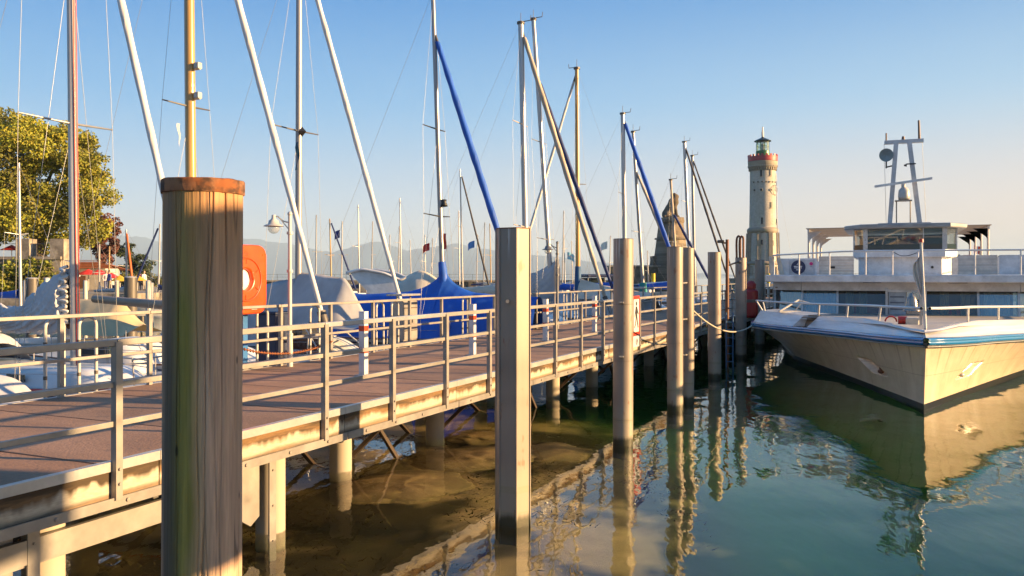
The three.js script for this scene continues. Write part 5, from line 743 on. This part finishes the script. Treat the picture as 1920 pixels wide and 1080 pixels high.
{
  const D = 152, K = D / FPX, t = thing('lion_statue', 'stone lion sitting on a tapering stepped pedestal at the mole end', 'statue', at(1258, 517, D).setY(0)); const y = py => EYE + (HORIZON - py) * K, X = px => (px - 1258) * K;
  const frus = (w0, w1, y0, y1) => { const g = new THREE.CylinderGeometry(w1 / Math.SQRT2, w0 / Math.SQRT2, y1 - y0, 4, 1).rotateY(Math.PI / 4 + .35).translate(0, (y0 + y1) / 2, 0); return uvm(g.toNonIndexed()); };
  part(t, 'pedestal', [frus(4.3, 3.2, y(480), y(420))], stoneMid); part(t, 'cornice', [frus(3.2, 3.45, y(420), y(416)), frus(3.45, 3.3, y(416), y(408))], stoneMid); part(t, 'inscription_band', frus(4.25, 4.2, y(449), y(446)), stoneDark); part(t, 'foot', [frus(5.6, 5.2, y(500), y(480)), frus(6.8, 6.4, -.5, y(500))], stoneDark);
  const b0 = y(408), B = [[-.75, b0 + .65, 0, .85, -.2, b0 + 1.5, 0, .8], [-.2, b0 + 1.5, 0, .8, .45, b0 + 2.7, 0, .85], [.5, b0 + 2.9, 0, .82, .7, b0 + 3.6, 0, .62], [.7, b0 + 3.75, 0, .58, 1.0, b0 + 3.75, 0, .36], [.6, b0 + 2.4, .4, .34, .95, b0 + .25, .42, .24], [.6, b0 + 2.4, -.4, .34, .95, b0 + .25, -.42, .24], [.95, b0 + .2, .42, .24, 1.3, b0 + .15, .42, .18], [.95, b0 + .2, -.42, .24, 1.3, b0 + .15, -.42, .18], [-.8, b0 + .5, .6, .5, .1, b0 + .25, .62, .24], [-.8, b0 + .5, -.6, .5, .1, b0 + .25, -.62, .24], [-1.3, b0 + .3, 0, .2, -1.3, b0 + .2, 1.0, .14], [.55, b0 + 4.15, .34, .16, .56, b0 + 4.28, .34, .1], [.55, b0 + 4.15, -.34, .16, .56, b0 + 4.28, -.34, .1]];
  const m = part(t, 'lion', blob(B, 2.7, 56, V(0, b0 + 2.2, 0), .3), new THREE.MeshStandardMaterial({ map: stoneT, roughness: .9, color: new THREE.Color().setRGB(.42, .38, .34) })); m.rotation.y = 0;
  const e = thing('mole_end', 'dark stone block of the mole end below the lion statue', 'pier head', at(1225, 517, D - 1).setY(0)); part(e, 'wall', [box(11, 5.2, 6, -2, 2.0, -2), box(3, 3, 3, 1.5, 5, -2)], stoneDark); part(e, 'coping', box(11.4, .3, 6.4, -2, 4.7, -2), stone);
  for (const [px, d, l] of [[1225, 110, 'yellow-topped post in front of the dark mole end'], [1441, 120, 'yellow-topped post at the lighthouse foot']]) { const q = thing('marker_post', l, 'post', at(px, 517, d).setY(0), 0, 'yellow-topped marker posts'); const h = EYE + 3 / FPX * d; part(q, 'post', rod(V(0, -1, 0), V(0, h - 1.2, 0), .18, .18, 12), offWhite); part(q, 'yellow_top', rod(V(0, h - 1.25, 0), V(0, h + .1, 0), .24, .24, 12), plain('yellow', [.65, .45, .02])); }
}
// ------------------------------------------------------------------ the shore on the left
const leafM = (key, c, tr = .25) => M[key] ??= new THREE.MeshPhysicalMaterial({ color: new THREE.Color().setRGB(...c), roughness: .75, vertexColors: true, transmission: tr, thickness: 0, side: THREE.DoubleSide });
function leaves(n, clumps, size, tint, spread = 1) {                // leaf pairs spread through clumps [x,y,z,rx,ry]
  const pos = [], nor = [], col = [], wsum = clumps.map(c => c[3] * c[3] * c[4]); const tot = wsum.reduce((a, b) => a + b);
  clumps.forEach((c, ci) => { const m = Math.round(n * wsum[ci] / tot), sub = []; for (let k = 0; k < 26; k++) { const a = rr(0, 6.28), z = rr(-1, 1), q = Math.sqrt(1 - z * z), r = Math.pow(rand(), .28); sub.push([c[0] + c[3] * r * q * Math.cos(a), c[1] + c[4] * r * z, c[2] + c[3] * r * q * Math.sin(a), rr(.5, 1.5)]); }
    for (let k = 0; k < m; k++) { const s = sub[Math.floor(rand() * sub.length)], R = c[3] * .36 * spread, a = rr(0, 6.28), z = rr(-1, 1), q = Math.sqrt(1 - z * z), r = R * Math.pow(rand(), .4), p = V(s[0] + r * q * Math.cos(a), s[1] + r * z * .75, s[2] + r * q * Math.sin(a));
      const d = V(rr(-1, 1), rr(-1, 1), rr(-1, 1)).normalize(), e = V(rr(-1, 1), rr(-1, .6), rr(-1, 1)).cross(d).normalize(), L = size * rr(.6, 1.3), w = L * .55, n3 = d.clone().cross(e);
      const A = p.clone().addScaledVector(d, -L / 2), B = p.clone().addScaledVector(e, w / 2), Cc = p.clone().addScaledVector(d, L / 2), Dd = p.clone().addScaledVector(e, -w / 2); const h = s[3] * rr(.75, 1.25), cc = [tint[0] * h * rr(.9, 1.3), tint[1] * h, tint[2] * h * rr(.7, 1.1)];
      for (const v of [A, B, Cc, A, Cc, Dd]) { pos.push(v.x, v.y, v.z); nor.push(-n3.x, -n3.y, -n3.z); col.push(...cc); } } });
  const g = new THREE.BufferGeometry(); g.setAttribute('position', new THREE.Float32BufferAttribute(pos, 3)); g.setAttribute('normal', new THREE.Float32BufferAttribute(nor, 3)); g.setAttribute('color', new THREE.Float32BufferAttribute(col, 3)); g.setAttribute('uv', new THREE.Float32BufferAttribute(new Float32Array(pos.length / 3 * 2), 2)); return g;
}
const bark = paint('bark', [.13, .10, .075], .95), lf = leafM('leaf', [1, 1, 1]);
function tree(name, label, px, d, y0, trunkH, clumps, n, size, tint, r = .35) {
  const t = thing(name, label, 'tree', at(px, 517, d).setY(y0)); const tr = [rod(V(0, -.3, 0), V(.1, trunkH * .55, 0), r * 1.25, r * .85, 12), rod(V(.1, trunkH * .55, 0), V(.0, trunkH, .1), r * .85, r * .6, 10)];
  for (const c of clumps) tr.push(rod(V(.05, trunkH * rr(.6, 1), 0), V(c[0] * .85, c[1] - c[4] * .2, c[2] * .85), r * .34, r * .1, 7)); part(t, 'trunk', tr, bark); part(t, 'crown', leaves(n, clumps, size, tint), lf); return t;
}
{
  const g = new THREE.Shape(); for (const [i, [x, z]] of [[-140, 62], [-27.5, 62], [-27, 70], [-46, 108], [-60, 160], [-300, 200], [-300, 62]].entries()) i ? g.lineTo(x, z) : g.moveTo(x, z);
  struct('quay_ground', uvm(new THREE.ExtrudeGeometry(g, { depth: 3, bevelEnabled: false }).rotateX(-Math.PI / 2).translate(0, -1.3, 0)), stone);
  const t = thing('terrace_wall', 'raised stone terrace wall with parapet behind the ivy at left', 'wall', V(0, 0, 0)); part(t, 'wall', poly([[-100, 68], [-36, 68], [-43.5, 84], [-100, 90]], 2.6, true).translate(0, 1.72, 0), stone); part(t, 'coping', box(64.2, .22, .5, -68, 4.42, -68.1), stone); const rl = []; for (let i = 0; i < 40; i++) rl.push(box(.05, 1.1, .05, -95 + i * 1.5, 5, -68.2)); rl.push(box(59, .05, .05, -66, 5.55, -68.2)); part(t, 'parapet_railing', rl, darkSteel); for (const px of [48, 112]) part(t, 'pillar', box(1.1, 1.7, 1.1, at(px, 0, 68.5).x, 5.1, -68.6), stone);
  const iv = thing('ivy_hedge', 'yellow-green ivy covering the terrace wall at left edge', 'ivy', V(0, 0, 0)); const cl = []; for (let x = -80; x < -36; x += 1.0) cl.push([x, rr(2.4, 3.5), -67.3 + rr(-.2, .2), 1.15, rr(1.1, 1.4)]); part(iv, 'leaves', leaves(30000, cl, .30, [.17, .20, .012], 1.0), lf).userData.kind = 'stuff';
}
{
  const c1 = [[-5, 8.5, 0, 4.2, 3.2], [0, 9.5, 1, 4.4, 3.4], [3.6, 6.2, 0, 3.2, 2.6], [4.2, 3.4, 1, 2.6, 2.0], [-1, 4.2, 2, 3.8, 2.4], [-6, 3.8, 1, 3.6, 2.2], [-4.8, 12, -1, 2.6, 2.3], [-2.6, 13.0, 0, 1.9, 1.6], [2.0, 10.5, -1, 2.7, 2.4], [5.0, 8.8, 0, 1.7, 1.5], [-9, 7, 0, 4, 4], [5.5, 5.6, .5, 1.6, 1.4], [-9, 11.5, 0, 2.6, 2.4], [3.2, 1.6, 1.4, 1.9, 1.1]];
  tree('broadleaf_tree', 'big broadleaf tree with golden green crown filling the left edge', 70, 80, 4.4, 6, c1, 110000, .30, [.20, .215, .010], .7);
  tree('copper_beech', 'small dark red-brown tree right of the big green tree', 193, 96, 3.6, 3, [[0, 3.6, 0, 1.6, 2.0], [.5, 5.4, 0, 1.25, 1.2], [.3, 1.8, 0, 1.2, 1.0]], 7000, .3, [.10, .03, .02], .25);
  tree('pine_tree', 'small flat-layered pine tree beyond the kiosk, left of the wooden pile', 247, 112, 1.8, 4.2, [[-.9, 4.4, 0, 1.1, .7], [.6, 3.4, 0, 1.3, .7], [2.0, 2.5, 0, 1.2, .6], [-.4, 5.0, 0, .8, .5], [1.2, 1.6, 0, 1.2, .7], [-.6, 2.2, 0, 1, .6]], 5200, .28, [.035, .06, .014], .18);
  const hd = thing('hedge', 'low green hedge under the small pine tree', 'hedge', at(262, 517, 108).setY(1.7)); part(hd, 'leaves', leaves(4000, [[-2, .7, 0, 1.3, .9], [0, .7, 0, 1.3, .9], [2, .6, 0, 1.2, .8]], .25, [.09, .10, .012]), lf).userData.kind = 'stuff';
  const k = thing('kiosk', 'low kiosk building with orange tiled roof behind the red parasols', 'kiosk', at(173, 517, 84).setY(1.7)); part(k, 'wall', box(3.6, 2.0, 3, .2, 1.0, 0), offWhite); part(k, 'dark_front', box(1.6, 1.2, .1, -.7, .7, 1.52), mahog);
  const roofM = [paint('tileA', [.34, .115, .05], .85), paint('tileB', [.28, .09, .04], .85)]; const rf = part(k, 'roof', poly([[-2.2, 0], [3.0, 0], [1.4, 1.0], [-2.2, 1.0]], .08).rotateX(-1.0).translate(0, 2.0, 1.9), roofM[0]); for (let i = 0; i < 6; i++) part(rf, 'tile_course', bar(V(-2.2, 2.07 + i * .145, 1.92 - i * .225), V(2.9 - i * .26, 2.07 + i * .145, 1.92 - i * .225), .22, .05), roofM[i % 2]); part(k, 'rear_roof', poly([[-2.2, 0], [3.0, 0], [1.4, 1.0], [-2.2, 1.0]], .08).rotateX(1.0).translate(0, 1.9, -1.6), roofM[1]);
  const para = (px, py, d, w, m, l) => { const t = thing('parasol', l, 'parasol', at(px, 517, d).setY(1.7), 0, 'cafe parasols on the quay'); const h = EYE - (py - HORIZON) / FPX * d - 1.7; part(t, 'pole', rod(V(0, 0, 0), V(0, h + .4, 0), .04), offWhite); part(t, 'canopy', new THREE.ConeGeometry(w, .5, 8, 1, true).translate(0, h + .2, 0), m); };
  const rp = paint('parasolRed', [.62, .03, .02], .7, 0, { m: { side: THREE.DoubleSide } }), yp = paint('parasolYellow', [.68, .38, .02], .7, 0, { m: { side: THREE.DoubleSide } });
  para(166, 514, 74, 1.1, rp, 'leftmost red parasol in front of the kiosk'); para(186, 514, 74, .95, rp, 'middle red parasol in front of the kiosk'); para(209, 521, 72, .9, rp, 'lower red parasol at the right corner of the kiosk'); para(225, 526, 70, .8, yp, 'yellow parasol beside the white mast before the pine'); para(258, 525, 74, .8, yp, 'yellow parasol under the small pine tree'); para(22, 468, 78, 1.0, rp, 'red parasol on the raised terrace under the big tree');
  const bones = [[-.09, .06, 0, .05, -.08, .46, .02, .055], [-.08, .46, .02, .058, -.08, .88, 0, .085], [.09, .06, .05, .05, .08, .46, .04, .055], [.08, .46, .04, .058, .08, .88, 0, .085], [-.08, .92, 0, .11, .08, .92, 0, .11], [0, .95, 0, .12, 0, 1.25, 0, .13], [-.13, 1.36, 0, .075, .13, 1.36, 0, .075], [0, 1.4, 0, .055, 0, 1.5, .01, .05], [0, 1.6, .015, .095, 0, 1.66, .01, .095], [-.2, 1.36, 0, .05, -.25, 1.08, .02, .042], [-.25, 1.08, .02, .04, -.22, .84, .12, .034], [.2, 1.36, 0, .05, .25, 1.08, .02, .042], [.25, 1.08, .02, .04, .23, .84, .1, .034], [-.09, .04, 0, .045, -.09, .035, .15, .035], [.09, .04, .05, .045, .09, .035, .2, .035]];
  const bg = blob(bones, .95, 64, V(0, .88, 0), .05); const pp = bg.attributes.position;
  const person = (pos, turn, shirt, trousers, l) => { const t = thing('person', l, 'person', pos, turn, 'people on the quay and mole'); const g = bg.clone(), c = new Float32Array(pp.count * 3); for (let i = 0; i < pp.count; i++) { const y = pp.getY(i), hand = Math.abs(pp.getX(i)) > .19 && y < .92; c.set(y > 1.62 && pp.getZ(i) < .07 ? [.05, .03, .02] : y > 1.45 || hand ? [.42, .26, .18] : y > .9 ? shirt : y > .08 ? trousers : [.03, .03, .03], i * 3); } g.setAttribute('color', new THREE.BufferAttribute(c, 3)); part(t, 'body', g, M.skin ??= new THREE.MeshStandardMaterial({ vertexColors: true, roughness: .8 })); };
  person(at(786, 517, 153.5).setY(2.21), .4, [.7, .7, .68], [.05, .05, .07], 'person in white shirt standing on the mole above the cream canopy');
  person(at(199, 517, 69).setY(1.7), .6, [.6, .55, .5], [.08, .1, .2], 'person in pale shirt near the lower red parasol'); person(at(205, 517, 68).setY(1.7), -.6, [.1, .12, .3], [.2, .17, .12], 'person in dark blue top near the lower red parasol'); person(at(262, 517, 76).setY(1.7), .2, [.6, .2, .15], [.1, .1, .12], 'person in red top under the yellow parasol'); person(at(270, 517, 76).setY(1.7), 1.2, [.65, .62, .6], [.3, .26, .2], 'person in white top right of the yellow parasol');
}
// ------------------------------------------------------------------ lake floor things near the pier: stones and weed
{
  const rockM = new THREE.MeshStandardMaterial({ map: stoneT, roughness: .95, color: new THREE.Color().setRGB(1.3, .95, .60) });
  const list = [[760, 965, 1.0, 'large flat brown stone under water left of the six-sided pile'], [880, 905, 1.1, 'broad brown stone under water behind the six-sided pile'], [1040, 890, .8, 'submerged stone right of the six-sided pile, nearest the pier'], [690, 900, .6, 'small submerged stone by the second pier column'], [900, 860, .8, 'slab-like submerged stone under the pier edge']];
  for (const [px, py, r, l] of list) { const d = (EYE + .55) * FPX / (py - HORIZON), p = at(px, py, d), g = new THREE.SphereGeometry(r, 48, 32); const q = g.attributes.position; for (let i = 0; i < q.count; i++) { const v = V(q.getX(i), q.getY(i), q.getZ(i)), n = fbm(v.x * 1.6 + 9 + px, v.z * 1.6 + v.y + 9, 141, 4); v.multiplyScalar(.6 + .8 * n); v.y *= .5; q.setXYZ(i, v.x, v.y, v.z); } g.computeVertexNormals(); const t = thing('stone', l, 'stone', V(p.x, bedY(p.x, p.z) - .12 * r, p.z), rr(0, 6), 'stones on the lake floor'); part(t, 'boulder', uvm(g), rockM); }
  const pos = [], nor = []; for (let k = 0; k < 16000; k++) { const x = rr(-5.5, 3), z = -rr(6.5, 16), y = bedY(x, z); if (y < -1.3 || fbm(x * .8 + 20, z * .8 + 20, 95, 3) < .5) continue; const a = rr(0, 6.28), h = rr(.02, .11), w = rr(.008, .02), lx = rr(-.14, .14), lz = rr(-.14, .14), c = Math.cos(a) * w, s = Math.sin(a) * w; pos.push(x - c, y - .02, z - s, x + c, y - .02, z + s, x + lx, y + h, z + lz); for (let i = 0; i < 3; i++) nor.push(-s / w, .3, c / w); }
  const g = new THREE.BufferGeometry(); g.setAttribute('position', new THREE.Float32BufferAttribute(pos, 3)); g.setAttribute('normal', new THREE.Float32BufferAttribute(nor, 3)); const t = part(scene, 'water_weed', g, plain('weed', [.085, .052, .014], .8)); t.userData = { kind: 'stuff', label: 'brown-green water weed growing on the shallow lake floor by the pier', category: 'water weed' };
}
{ // the landing stage to the right of the photographer, whose canopy shades the near end of the pier
  const t = thing('landing_canopy', 'roofed landing stage standing to the right of the camera', 'canopy', V(7.2, 0, 0)); part(t, 'deck', box(4, .3, 14, 0, .75, .8), paint('foredeck')); part(t, 'fascia', box(.08, 2.03, 9.6, -1.9, 3.815, -.85), offWhite); part(t, 'roof', box(4.2, .14, 9.8, 0, 4.9, -.85), darkSteel); part(t, 'post', [-1.8, 1.8].flatMap(x => [-5, -.5, 3.9].map(z => rod(V(x, -1.5, z), V(x, 4.8, z), .08))), galv);
}
renderer.render(scene, camera);
